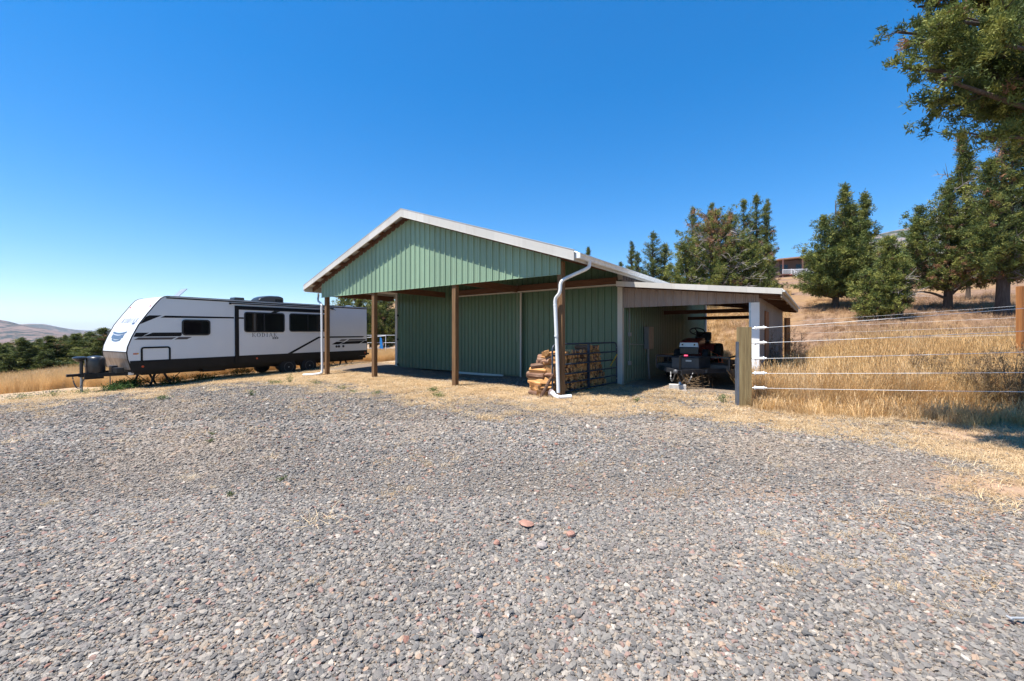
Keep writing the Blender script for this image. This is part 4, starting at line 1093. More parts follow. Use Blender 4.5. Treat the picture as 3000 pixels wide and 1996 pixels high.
def make_log(kind, rg, L=0.43, r=0.075):
    """split or round log, axis x, centred; mesh with bark and wood faces"""
    n = 10; sect = []
    if kind == 'round': ang = [2 * PI * k / n for k in range(n)]; sect = [(r * 0.8 * math.cos(a) * rg.uniform(.92, 1.08), r * 0.8 * math.sin(a) * rg.uniform(.92, 1.08)) for a in ang]; nb = n
    else:
        span = PI * (0.55 if kind == 'wedge' else 0.95); R2 = r * (1.45 if kind == 'wedge' else 1.1)
        nb = 7
        sect = [(R2 * math.cos(-span / 2 + span * k / (nb - 1)) * rg.uniform(.95, 1.05) - R2 * 0.5, R2 * math.sin(-span / 2 + span * k / (nb - 1))) for k in range(nb)]
        sect.append((-R2 * 0.45 + rg.uniform(-.01, .01), R2 * 0.12)); sect.append((-R2 * 0.5, -R2 * 0.15))
    n = len(sect); st = 5; vs = []
    for j in range(st):
        x = -L / 2 + L * j / (st - 1); k = 1 + rg.uniform(-0.06, 0.06); oy = rg.uniform(-.006, .006)
        for a, b in sect: vs.append((x + rg.uniform(-.006, .006), a * k + oy + rg.uniform(-.003, .003), b * k + rg.uniform(-.003, .003)))
    fs = [(j * n + i, j * n + (i + 1) % n, (j + 1) * n + (i + 1) % n, (j + 1) * n + i) for j in range(st - 1) for i in range(n)]
    mats = [0 if i < nb - (0 if kind == 'round' else 1) else 1 for j in range(st - 1) for i in range(n)]
    fs += [tuple(range(n))[::-1], tuple(range((st - 1) * n, st * n))]; mats += [1, 1]
    me = bpy.data.meshes.new('firewood_log'); me.from_pydata(vs, [], fs); me.materials.append(M['log_bark']); me.materials.append(M['log_wood'])
    for p, mi in zip(me.polygons, mats): p.material_index = mi
    return me
rl = random.Random(5)
log_meshes = [make_log(k, rl) for k in ['round', 'wedge', 'half', 'wedge', 'half', 'wedge', 'wedge', 'half']]
def add_log(me, lx, ly, z, roll, yaw=0, pitch=0, sc=1, label=None, group=None):
    o = bpy.data.objects.new('firewood_log', me); root_col.objects.link(o)
    X, Y = b_world(lx, ly); o.location = (X, Y, z)
    o.rotation_euler = (Matrix.Rotation(BR + yaw, 3, 'Z') @ Matrix.Rotation(pitch, 3, 'Y') @ Matrix.Rotation(roll, 3, 'X')).to_euler()
    o.scale = (rl.uniform(.93, 1.05), sc, sc)
    return tag(o, label, 'firewood log', group)
def stack_h(ly): return float(np.interp(ly, [-0.1, 0.3, 0.8, 1.2, 1.6, 2.05, 2.35, 2.5, 2.75], [1.0, 1.05, 1.12, 1.05, 1.18, 1.28, 1.15, 0.75, 0.3]))
z = 0.06; row = 0
while z < 1.3:
    y = 0.06 + (0.06 if row % 2 else 0)
    while y < 2.75:
        if z < stack_h(y):
            gx0 = -0.20 + (y + 0.08) / 3.42 * 0.24
            add_log(rl.choice(log_meshes), gx0 - 0.27 + rl.uniform(-.04, .03), y + rl.uniform(-.015, .015), z + rl.uniform(-.012, .012), rl.uniform(0, 6.28), rl.uniform(-.2, .2), rl.uniform(-.12, .12), rl.uniform(.75, 1.25),
                    'split log in the main firewood stack behind the blue gate, cut end facing out', 'split logs in the stack behind the gate')
        y += 0.138
    z += 0.112; row += 1
# the loose end pile, logs lying lengthways to the yard
end = [
 (-0.55, -0.05, 0.05, 'round', 0.3, 0.0, 1.0, 'dark flat piece of bark wood at the very bottom left of the log pile'),
 (-0.30, -0.08, 0.07, 'half', 1.2, 0.1, 1.0, 'bottom log of the end pile, next to the leaning branch'),
 (-0.62, 0.02, 0.19, 'half', 2.5, -0.25, 1.3, 'split log with torn bark slanting near the bottom of the end pile'),
 (-0.28, 0.0, 0.22, 'wedge', 0.5, 0.1, 1.1, 'wedge of split wood behind the leaning branch'),
 (-0.60, 0.0, 0.34, 'wedge', 4.0, 0.1, 1.35, 'orange split log with pale end below the big bark covered log'),
 (-0.60, 0.02, 0.50, 'round', 0.2, 0.0, 1.45, 'big bark covered round log, second from the left in the end pile'),
 (-0.27, 0.02, 0.38, 'half', 1.9, 0.0, 1.1, 'half log low beside the gate end'),
 (-0.27, 0.03, 0.54, 'round', 1.9, 0.0, 1.0, 'short round log beside the gate end at mid height'),
 (-0.55, 0.03, 0.635, 'wedge', 1.2, 0.0, 1.3, 'split log with fresh orange face on top of the big bark covered log'),
 (-0.25, 0.05, 0.69, 'half', 5.0, 0.0, 1.1, 'half log with yellow cut end beside the gate end'),
 (-0.50, 0.05, 0.76, 'round', 2.2, 0.15, 1.1, 'grey bark log, third layer from the top of the end pile'),
 (-0.42, 0.06, 0.87, 'round', 2.2, -0.1, 1.05, 'knotty round log under the two top pieces of the end pile'),
 (-0.22, 0.08, 0.84, 'wedge', 3.6, 0.0, 1.1, 'small split log tucked beside the gate near the top'),
 (-0.27, 0.08, 0.99, 'half', 4.4, 0.25, 1.3, 'pale split log, brightest piece on top of the end pile'),
 (-0.38, 0.1, 1.09, 'wedge', 3.0, -0.8, 1.1, 'topmost split log of the end pile'),
]
for lx, ly, z, k, roll, yaw, sc, lb in end:
    me = make_log(k, rl, L=0.5 if lx < -0.4 else 0.42); add_log(me, (lx + 0.28) * 1.12 - 0.38, ly - 0.02, z, roll if k == 'round' else rl.uniform(-.7, .7), yaw + rl.uniform(-.28, .28), rl.uniform(-.14, .14), sc * 1.06, lb)
mb = MB(); mb.tube([(-0.42, -0.28, 0.0), (-0.34, -0.22, 0.2), (-0.25, -0.14, 0.42), (-0.16, -0.10, 0.58)], [0.05, 0.045, 0.04, 0.03], 9, jit=0.12, rng=rl)
o = mb.build('leaning_branch', M['log_bark'], smooth=40); o.location = (*b_world(0, 0), 0); o.rotation_euler = (0, 0, BR); tag(o, 'bark covered branch leaning against the end of the firewood pile', 'branch')
w = b_world(-0.2, -0.16)
rock((w[0], w[1], 0.04), (0.28, 0.16, 0.22), simple('purple_grey_stone', (0.22, 0.17, 0.16), 0.9, bmp=0.5), 'purple grey stone between the leaning branch and the gate end', seed=4)

# ---------------------------------------------------------------- fences
FP = (4.99, 9.03); fpz = tz(*FP)
fp = empty('fence_post', (FP[0], FP[1], 0), math.radians(-12), 'thick greenish square wooden fence post at the left end of the white rope fence', 'fence post')
mb = MB(); mb.box(-0.115, 0.115, -0.11, 0.11, -0.3, 1.715); mb.box(-0.010, 0.010, -0.114, -0.109, -0.2, 1.70)
mb.build('post', M['fence_post'], fp, bevel=0.012)
mb = MB(); mb.box(-0.155, -0.117, -0.08, 0.08, -0.02, 1.05); mb.box(-0.15, -0.12, -0.06, 0.06, 1.05, 1.4); mb.build('metal_channel', simple('channel_paint', (0.12, 0.14, 0.18), 0.45, 0.4), fp)
f1 = empty('rope_fence', (FP[0], FP[1], 0), 0, 'white electric rope fence of five strands running right from the thick post', 'fence')
FE = Vector((9.6, 4.58)) - Vector(FP)
zs0 = (1.67, 1.36, 1.03, 0.72, 0.41); zs1 = (2.17, 1.80, 1.49, 1.18, 0.90)
M['rope'] = simple('white_rope', (0.7, 0.7, 0.7), 0.6, var=0.05)
for za, zb_ in zip(zs0, zs1):
    pts = []
    for k in range(25):
        t = k / 24; sag = -0.02 * 4 * t * (1 - t)
        pts.append((FE.x * t, FE.y * t, za + (zb_ - za) * t + sag))
    mb = MB(); mb.tube(pts, 0.0038, 6); mb.build('strand', M['rope'], f1)
    d = FE.normalized(); mb = MB()
    def ip(t, dz=0): return (d.x * t, d.y * t, za + (zb_ - za) * t / FE.length + dz)
    mb.tube([ip(0.16), ip(0.20), ip(0.205), ip(0.225), ip(0.23), ip(0.36), ip(0.365), ip(0.385), ip(0.39), ip(0.43)], [0.014, 0.014, 0.042, 0.042, 0.028, 0.028, 0.038, 0.038, 0.02, 0.014], 10)
    mb.build('insulator', M['white'], f1, smooth=40)
    mb = MB(); mb.tube([ip(0.05), ip(0.17)], 0.006, 6); mb.build('hook', M['steel'], f1)
mb = MB(); mb.tube([ip(0.3, 1.26 + .03), ip(0.38, 1.26), ip(0.46, 1.25)], 0.006, 5); mb.build('knot', M['rope'], f1)
mb = MB(); mb.box(FE.x - 0.07, FE.x + 0.07, FE.y - 0.07, FE.y + 0.07, -0.3, 2.3); mb.build('end_post', M['orange_wood'], f1)

P2 = (at(2992, 10.4), 10.4); p2z = tz(*P2)
f2 = empty('wire_fence', (P2[0], P2[1], 0), 0, 'orange brown square post with thin white wires running back to the barn corner', 'fence')
mb = MB(); mb.box(-0.07, 0.07, -0.06, 0.06, p2z - 0.2, 2.75); mb.build('post', M['orange_wood'], f2, bevel=0.005)
w3 = b_world(4.02, 11.7); mb = MB(); mb.box(w3[0] - P2[0] - 0.08, w3[0] - P2[0] + 0.08, w3[1] - P2[1] - 0.07, w3[1] - P2[1] + 0.07, -0.1, 2.25); mb.build('post', M['orange_wood'], f2)
for zb_, za in ((2.27, 2.1), (1.98, 1.85), (1.77, 1.6), (1.55, 1.35)):
    mb = MB(); mb.tube([(0, -0.062, zb_), ((w3[0] - P2[0]) * 0.5, (w3[1] - P2[1]) * 0.5, (za + zb_) / 2 - 0.02), (w3[0] - P2[0], w3[1] - P2[1] - 0.08, za)], 0.003, 5); mb.tube([(0, -0.062, zb_), (3.0, -1.2, zb_ + 0.15)], 0.003, 5); mb.build('strand', M['rope'], f2)
# pipe corral behind the trailer
YC = 31.0
pc = empty('pipe_corral', (at(1130, YC), YC, 0), 0, 'thin white pipe fence in dry grass beyond the trailer, seen between barn and trailer', 'fence')
pz = tz(at(1130, YC), YC); mb = MB()
for x_ in (-4.2, -2.1, 0.0, 2.1): mb.tube([(x_, 0, pz - 0.1), (x_, 0, 1.55)], 0.02, 6)
for z_ in (1.5, 0.95, 0.55): mb.tube([(-4.4, 0.0, z_), (3.4, 0.0, z_ + 0.02)], 0.013, 6)
mb.tube([(-3.5, -0.5, 1.1), (0.0, 0.0, 1.48)], 0.022, 6)
mb.build('pipes', M['white'], pc)
mb = MB(); mb.prism([(-0.40, -0.1, 0.55), (-0.17, -0.1, 0.5), (-0.28, -0.1, 1.3), (-0.40, -0.1, 1.35)], (0, 0.06, 0))
o = mb.build('blue_tarp', M['blue_tarp']); o.location = pc.location; tag(o, 'bright blue tarp hanging on the white pipe fence', 'tarp')

# ---------------------------------------------------------------- house on the hill
HY_ = 92.0; hx = at(2345, HY_); hz = tz(hx, HY_)
hz = H_CAM + (981 - 800) / F_PX * HY_ - 0.6
hs = empty('hillside_house', (hx, HY_, hz), math.radians(-12), 'brown house with a low tan roof and white deck railing on the hilltop', 'house')
mb = MB(); mb.box(-4.2, 9.0, 0.0, 7.0, -2.5, 3.4); wls = mb.build('wall', M['house_wall'], hs)
mb = MB(); mb.prism([(-5.0, -1.8, 3.35), (9.6, -1.8, 4.5), (9.6, -1.8, 4.75), (-5.0, -1.8, 3.6)], (0, 9.4, 0)); mb.build('roof', M['house_roof'], hs)
for x_ in (-3.4, -0.3, 3.2):
    mb = MB(); mb.box(x_ - 0.6, x_ + 0.9, -0.05, 0.02, 1.2, 2.5); mb.build('window', M['glass'], wls)
mb = MB(); mb.box(-4.4, 9.0, -2.2, -0.02, 0.0, 0.22)
for x_ in (-4.2, -0.4, 3.0): mb.box(x_ - 0.12, x_ + 0.12, -2.1, -1.9, -2.5, 3.4)
mb.build('deck', simple('deck_red_brown', (0.15, 0.07, 0.055), 0.8), hs)
mb = MB()
mb.box(-4.4, 9.0, -2.24, -2.18, 1.05, 1.17); x_ = -4.35
while x_ < 9.0: mb.box(x_ - 0.03, x_ + 0.03, -2.23, -2.19, 0.22, 1.05); x_ += 0.22
mb.build('railing', M['white'], hs)
mb = MB()
for k in range(14):
    t = k / 14; mb.bar((-3.0 + t * 4.4, -3.0, 0.1 - t * 2.6), (-3.0 + t * 4.4, -3.0, 1.1 - t * 2.6), 0.06, 0.06)
mb.bar((-3.0, -3.0, 1.1), (1.4, -3.0, -1.5), 0.08, 0.12); mb.bar((-3.0, -3.0, 0.15), (1.4, -3.0, -2.45), 0.08, 0.1)
mb.build('stair_railing', M['white'], hs)
mb = MB(); mb.bar((-3.0, -2.6, 0.0), (1.4, -2.6, -2.6), 0.9, 0.2); mb.build('stairs', simple('stair_brown', (0.24, 0.10, 0.08), 0.8), hs)

# ---------------------------------------------------------------- trees
def tufts(rg, C, OUT, size, nt_, col, spread=0.45):
    """C (n,3) clump centres, OUT (n,3) outward dirs, col (n,3). returns V, F, colours: nt_ slim triangles per clump"""
    n = len(C); Cc = np.repeat(C, nt_, 0); O = np.repeat(OUT, nt_, 0)
    sz = np.repeat(size, nt_)[:, None] * rg.uniform(0.6, 1.3, (n * nt_, 1))
    d = rg.normal(size=(n * nt_, 3)) * 0.75 + O * 0.75 + np.array([0, 0, 0.45]); d /= np.linalg.norm(d, axis=1)[:, None]
    s = rg.normal(size=(n * nt_, 3)); s -= (s * d).sum(1)[:, None] * d; s /= np.linalg.norm(s, axis=1)[:, None]
    base = Cc + rg.normal(size=(n * nt_, 3)) * np.repeat(size, nt_)[:, None] * spread
    a = base - s * sz * 0.13; b = base + s * sz * 0.13; t = base + d * sz; m = base + d * sz * 0.6 + s * sz * 0.15
    V = np.stack([a, b, m, t], 1).reshape(-1, 3)
    k = np.arange(n * nt_) * 4
    F = np.stack([k, k + 1, k + 2, k + 3], 1)
    cc = np.repeat(np.repeat(col, nt_, 0) * rg.uniform(0.75, 1.25, (n * nt_, 1)), 4, 0)
    return V, F, cc

DG, MG, YG, RU = np.array([0.045, 0.068, 0.02]), np.array([0.115, 0.14, 0.032]), np.array([0.21, 0.215, 0.05]), np.array([0.27, 0.145, 0.08])
def branch_cloud(rg, spires, nb_per_m=26, step=0.2):
    P = []; D = []; BR_ = []
    for (dx, dy, z0, z1, r, pw) in spires:
        nb = int(nb_per_m * (z1 - z0)); t = rg.random(nb) ** 1.15; az = rg.random(nb) * 2 * PI
        prof = (np.minimum(1, t / 0.12 + 0.55) * (1 - t) ** pw) * 0.92 + 0.03
        lobes = 1 + 0.35 * np.sin(az * 3 + t * 9 + dx) * np.sin(t * 14 + dx * 3)
        L = r * prof * rg.uniform(0.45, 1.12, nb) * lobes
        for i in range(nb):
            z = z0 + (z1 - z0) * t[i]; d = np.array([math.cos(az[i]), math.sin(az[i]), 0]); rise = (0.15 + 0.75 * t[i] + rg.uniform(-.1, .2)) * (1 - 0.45 * t[i])
            m_ = max(2, int(L[i] / step)); ks = np.linspace(0.3, 1, m_)
            pts = np.array([dx, dy, z]) + d * (L[i] * ks)[:, None]; pts[:, 2] += rise * L[i] * ks ** 1.4
            pts += rg.normal(size=pts.shape) * 0.06
            P.append(pts); D.append(np.tile(d, (m_, 1)))
            if L[i] > 0.5 * r * 0.5: BR_.append((np.array([dx, dy, z]), pts))
        # leader tip
        m_ = 6; pts = np.array([dx, dy, z1]) + np.linspace(-0.8, 0.0, m_)[:, None] * np.array([0, 0, 1]); P.append(pts + rg.normal(size=pts.shape) * 0.05); D.append(np.tile([0, 0, 1.0], (m_, 1)))
    return np.concatenate(P), np.concatenate(D), BR_

def trunk_mesh(rg, H, r0, lean=(0, 0), limbs=(), extra=()):
    mb = MB(); rr_ = random.Random(int(rg.integers(1e6)))
    pts = [(lean[0] * t + 0.04 * math.sin(5 * t), lean[1] * t + 0.04 * math.cos(4 * t), -0.5 + (H + 0.5) * t) for t in np.linspace(0, 1, 9)]
    rad = [r0 * (1.35 if i == 0 else 1) * (1 - 0.92 * (i / 8) ** 0.9) for i in range(9)]
    mb.tube(pts, rad, 10, jit=0.12, rng=rr_)
    for a, b, c, r in limbs: mb.tube(smooth_path([a, b, c], 4), [r * (1 - 0.75 * i / 8) for i in range(9)], 6, jit=0.1, rng=rr_)
    return mb

def make_tree(name, X, Y, spires, tr_r, label, cat='tree', group=None, seed=1, rust=0.03, yel=0.35, size=0.24, nt_=11, nbpm=26, dead=0, limbs=(), z=None, lean=(0, 0), trunk_h=None, dead_low=True, step=0.2, bright=1.18):
    rg = np.random.default_rng(seed)
    z = tz(X, Y) if z is None else z
    t = empty(name, (X, Y, z), 0, label, cat, group)
    C, O, brs = branch_cloud(rg, spires, nbpm, step)
    n = len(C)
    cn = (np.sin(C[:, 0] * 2.3 + seed) * np.sin(C[:, 1] * 2.1) * np.sin(C[:, 2] * 2.7 + 1) + rg.normal(size=n) * 0.45)
    w = np.clip(0.5 + cn * 0.6, 0, 1)[:, None]
    col = DG * (1 - w) + MG * w
    y = (rg.random(n) < yel)[:, None]; col = np.where(y, YG * rg.uniform(.6, 1.1, (n, 1)), col)
    rn = np.sin(C[:, 0] * 1.1 + 2) + np.sin(C[:, 2] * 0.9 + seed) + rg.normal(size=n) * 1.5
    col = np.where((rn > np.quantile(rn, 1 - rust))[:, None], RU * rg.uniform(.6, 1.2, (n, 1)), col)
    V, F, cc = tufts(rg, C, O, np.full(n, size * 0.46) * rg.uniform(.7, 1.3, n), int(nt_ * 3.2), col * bright, 0.62)
    tri_mesh('crown', V, F, M['leaf'], cc, t)
    Ht = trunk_h or max(s[3] for s in spires) * 0.9
    mb = trunk_mesh(rg, Ht, tr_r, lean, limbs)
    pick = rg.permutation(len(brs))[:90]
    for i in pick:
        o, pts = brs[i]; mb.tube([tuple(o - np.array([0, 0, 0.1])), tuple(pts[len(pts) // 2]), tuple(pts[-1])], [0.045, 0.028, 0.008], 4, caps=False)
    for (dx, dy, z0, z1, r, pw) in spires:
        if abs(dx) + abs(dy) > 0.3: mb.tube([(dx * 0.3, dy * 0.3, z0 * 0.95), (dx * 0.8, dy * 0.8, z0 + (z1 - z0) * 0.15), (dx, dy, z0 + (z1 - z0) * 0.9)], [min(tr_r * 0.5, r * 0.25), min(tr_r * 0.35, r * 0.12), 0.02], 7)
    mb.build('trunk', M['bark'], t, smooth=60)
    if dead:
        mb = MB(); rr_ = random.Random(seed + 5)
        zs = [s[2] for s in spires]; zmin = min(zs); zmax = max(s[3] for s in spires); rm = max(s[4] for s in spires)
        for k in range(dead):
            a = rr_.uniform(0, 2 * PI) if rr_.random() < 0.4 else rr_.uniform(PI * 1.05, PI * 1.95)
            z0 = zmin + (zmax - zmin) * (rr_.random() ** (2.0 if dead_low else 1.0)) * 0.75
            Lr = rm * rr_.uniform(0.6, 1.12) * (1 - 0.5 * (z0 - zmin) / (zmax - zmin)); p = Vector((0, 0, z0)); d = Vector((math.cos(a), math.sin(a), rr_.uniform(-0.05, 0.4)))
            pts = [p]; 
            for j in range(5): p = p + d * Lr / 5 + Vector([rr_.uniform(-.12, .12) for _ in range(3)]); pts.append(p)
            mb.tube(pts, [0.05, 0.035, 0.025, 0.018, 0.012, 0.005], 4, caps=False)
            for j in (2, 3, 4, 5):
                for q_ in range(3):
                    d2 = (d + Vector([rr_.uniform(-.9, .9) for _ in range(3)])).normalized() * rr_.uniform(0.25, 0.7)
                    mb.tube([pts[j], pts[j] + d2 * 0.5 + Vector((0, 0, rr_.uniform(-.05, .1))), pts[j] + d2], [0.014, 0.01, 0.004], 3, caps=False)
        mb.build('dead_branches', M['dead'], t)
    return t

def top_h(py, Y, z): return H_CAM + (981 - py) / F_PX * Y - z     # height of something at py above the tree's foot
def T(px, Y): x = at(px, Y); return x, Y, tz(x, Y)

def foot(px, py):
    """distance at which the ground is seen at (px, py)"""
    for Y in np.arange(12, 90, 0.25):
        if 981 - F_PX * (tz(at(px, Y), Y) - H_CAM) / Y < py: return float(Y)
    return 60.0
def tree_px(px, py, spires, label, seed, tr_px, **kw):
    """spires: (dx, y of lowest boughs, y of tip, radius, power) measured against the trunk, turned into metres at the tree's distance"""
    Y = foot(px, py); x = at(px, Y); z = tz(x, Y); m = Y / F_PX; rr_ = random.Random(seed)
    kw.setdefault('trunk_h', (py - kw.pop('trunk_py', min(q[2] for q in spires) + 40)) * m)
    sps = [(dx * m, rr_.uniform(-.5, .5) * r * m, top_h(a_, Y, z), top_h(b_, Y, z), r * m, pw) for dx, a_, b_, r, pw in spires]
    lm_ = [tuple([tuple(np.array(q) * m) for q in l[:3]] + [l[3] * m]) for l in kw.pop('limbs', [])]
    return make_tree('juniper_tree', x, Y, sps, tr_px * m / 2, label, seed=seed, limbs=lm_, **kw)
tree_px(2449, 906, [(10, 862, 550, 78, 0.9), (85, 800, 574, 54, 0.85), (-42, 868, 640, 78, 0.55), (52, 868, 605, 88, 0.6), (0, 868, 700, 100, .45)], 'full green juniper with two pointed tops on the slope right of the lean-to roof', 3, 19, rust=0.004, yel=0.4, nbpm=42)
tree_px(2578, 934, [(10, 885, 705, 56, 0.5), (-50, 928, 800, 48, 0.35), (32, 888, 735, 48, 0.4), (0, 926, 820, 54, 0.3)], 'low dense bright green juniper whose branches hang almost to the ground', 4, 12, rust=0.004, yel=0.55, nbpm=60, size=0.2, bright=1.3)
tree_px(2641, 938, [(16, 890, 770, 26, 0.5), (-4, 850, 800, 14, .4)], 'small sparse juniper with a thin leaning double trunk and grey twigs', 5, 11, rust=0.03, yel=0.3, nbpm=34, size=0.16, dead=4, limbs=[((0, 0, 0), (-9, 0, 22), (-24, 0, 48), 4)])
tree_px(2777, 909, [(-58, 845, 605, 70, 0.45), (25, 850, 520, 62, 0.5), (60, 835, 450, 52, 0.6), (-20, 850, 560, 85, 0.5), (45, 845, 600, 90, 0.45), (-90, 800, 645, 45, 0.5), (40, 560, 395, 9, 0.5)], 'broad juniper with dark spreading low limbs and a thin rusty dead top', 6, 26, trunk_py=640, rust=0.09, yel=0.35, nbpm=34, dead=10, size=0.22,
        limbs=[((0, 0, 38), (45, 0, 70), (110, 5, 92), 7), ((0, 0, 50), (30, -10, 85), (65, -15, 130), 6), ((0, 0, 28), (-50, 3, 48), (-115, 3, 50), 5), ((0, 0, 48), (-38, 0, 72), (-85, 0, 95), 4)])
tree_px(2938, 925, [(12, 825, 345, 78, 0.4), (-62, 810, 480, 62, 0.45), (82, 810, 370, 70, 0.35)], 'tall juniper with a very thick dark trunk close to the orange brown post', 7, 36, rust=0.04, yel=0.35, nbpm=42, size=0.22, dead=12)
tree_px(2836, 879, [(3, 800, 660, 60, 0.5)], 'farther juniper whose short trunk shows between the broad one and the thick one', 8, 14, nbpm=30, size=0.3, nt_=8)
# centre group above the lean-to roof
x, y, z = T(2105, 31); h = lambda p: top_h(p, y, z)
make_tree('juniper_tree', x, y, [(-0.3, 0, h(880), h(625), 3.1, 0.45), (-2.4, 0.3, h(890), h(715), 2.3, 0.45), (2.3, 0.2, h(880), h(700), 2.0, 0.45), (0.9, 0.2, h(800), h(630), 1.5, 0.5)], 0.36, 'large half dead juniper with rusty foliage and many bare grey branches behind the lean-to roof', seed=9, rust=0.11, yel=0.5, nbpm=40, dead=45, dead_low=False, bright=1.3)
for k, (px, Y, tp, r, lb) in enumerate(((2030, 37, 611, 2.3, 'green pointed juniper, leftmost spire of the group behind the half dead tree'), (2085, 40, 600, 2.0, 'pointed juniper second from the left in the group behind the half dead tree'), (2180, 37, 588, 2.0, 'narrow pointed juniper directly left of the tallest spire of the group'), (2216, 38, 577, 2.6, 'tallest spire of the juniper group behind the half dead tree'), (2246, 37, 588, 1.6, 'thin open spire at the right of the juniper group'), (2246, 34, 718, 1.1, 'low round juniper at the right end of the group beside the house'))):
    x, y, z = T(px, Y); h = lambda p: top_h(p, y, z)
    make_tree('juniper_tree', x, y, [(0, 0, h(900), h(tp), r, 0.9 if tp < 700 else 0.5)] , 0.24, lb, seed=20 + k, nbpm=26, yel=0.35, rust=0.02, nt_=10)
for k, (px, Y, sps, lb) in enumerate(((1912, 44, [(0, 0, 1, 682, 2.0, .7), (-1.6, 0, 1, 745, 1.2, .6)], 'dark green pointed juniper just above the right end of the gutter'), (1948, 45, [(0, 0, 1, 717, 1.5, .7)], 'smaller juniper with an open top right of the dark pointed one'), (1850, 50, [(0, 0, 1, 710, 0.75, .6)], 'slender column shaped juniper left of the dark pointed one'), (1723, 55, [(0, 0, 1, 726, 0.6, .6)], 'small treetop peeking over the roof next to the downspout'), (1818, 56, [(0, 0, 1, 772, 0.7, .6)], 'tiny treetop peeking over the barn roof'))):
    x, y, z = T(px, Y); h = lambda p: top_h(p, y, z)
    make_tree('juniper_tree', x, y, [(a, b, 1.0, h(tp), r, pw) for a, b, _, tp, r, pw in sps], 0.22, lb, seed=40 + k, nbpm=24, yel=0.2, rust=0.005, size=0.27, nt_=9)
# behind the trailer
for k, (px, Y, tp, r, lb) in enumerate(((1045, 38, 868, 2.2, 'bushy juniper directly behind the rear end of the travel trailer'), (1010, 41, 862, 1.8, 'juniper showing above the trailer roof left of the second porch post'), (1128, 40, 866, 2.0, 'juniper between the second porch post and the barn corner'), (1085, 44, 850, 2.2, 'juniper behind the second porch post'))):
    x, y, z = T(px, Y); h = lambda p: top_h(p, y, z)
    make_tree('juniper_tree', x, y, [(0, 0, max(0.4, h(1000)), h(tp), r, 0.4), (0.8, -.5, max(0.3, h(1010)), h(tp + 45), r * .7, 0.4)], 0.2, lb, seed=60 + k, nbpm=40, yel=0.45, rust=0.02, size=0.26, nt_=10, bright=1.1)

# left woodland below the yard: individual trees sharing five crowns
protos = []
for k in range(5):
    t = make_tree('woodland_juniper', 0, 0, [(0, 0, 0.6, 7.0 + 0.3 * k, 2.1 + 0.12 * k, 0.85), (1.2, 0.3, 1.0, 5.4, 1.2, .8), (-1.1, -0.4, 0.8, 4.4, 1.2, .8)], 0.2, 'x', seed=80 + k, nbpm=34, yel=0.22, rust=0.01, size=0.30, nt_=9, z=0, bright=1.0)
    protos.append((t, max(v.co.z for v in [c for c in t.children if c.name.startswith('crown')][0].data.vertices)))
def copy_tree(o):
    c = o.copy(); root_col.objects.link(c)
    for ch_ in o.children:
        d = ch_.copy(); root_col.objects.link(d); d.parent = c
    return c
rw = random.Random(3); placed = 0
spots = []
for row, (Y0, cnt) in enumerate(((27, 9), (33, 11), (41, 12), (52, 13), (68, 15), (90, 18))):
    for i in range(cnt):
        px = -60 + (430 + row * 12) * (i + rw.uniform(0.1, 0.9)) / cnt
        spots.append((px, Y0 + rw.uniform(-2.5, 2.5), row))
for k, (px, Y, row) in enumerate(spots):
    pr, ph_ = protos[k] if k < 5 else protos[rw.randrange(5)]
    if k >= 5: pr = copy_tree(pr)
    x = at(px, Y); z = tz(x, Y)
    tp = float(np.interp(px, [0, 110, 220, 310], [1000, 990, 972, 976])) + abs(rw.gauss(0, 14)) + (22 if row < 2 else 0)
    Hn = max(2.8, top_h(tp, Y, z)); sc = Hn / ph_
    pr.location = (x, Y, z); sw = max(sc, 0.72); pr.scale = (sw, sw, sc); pr.rotation_euler = (0, 0, rw.uniform(0, 6.28))
    tag(pr, 'dark green juniper standing in the woodland below the yard at the left', 'tree', 'junipers of the woodland at the left')

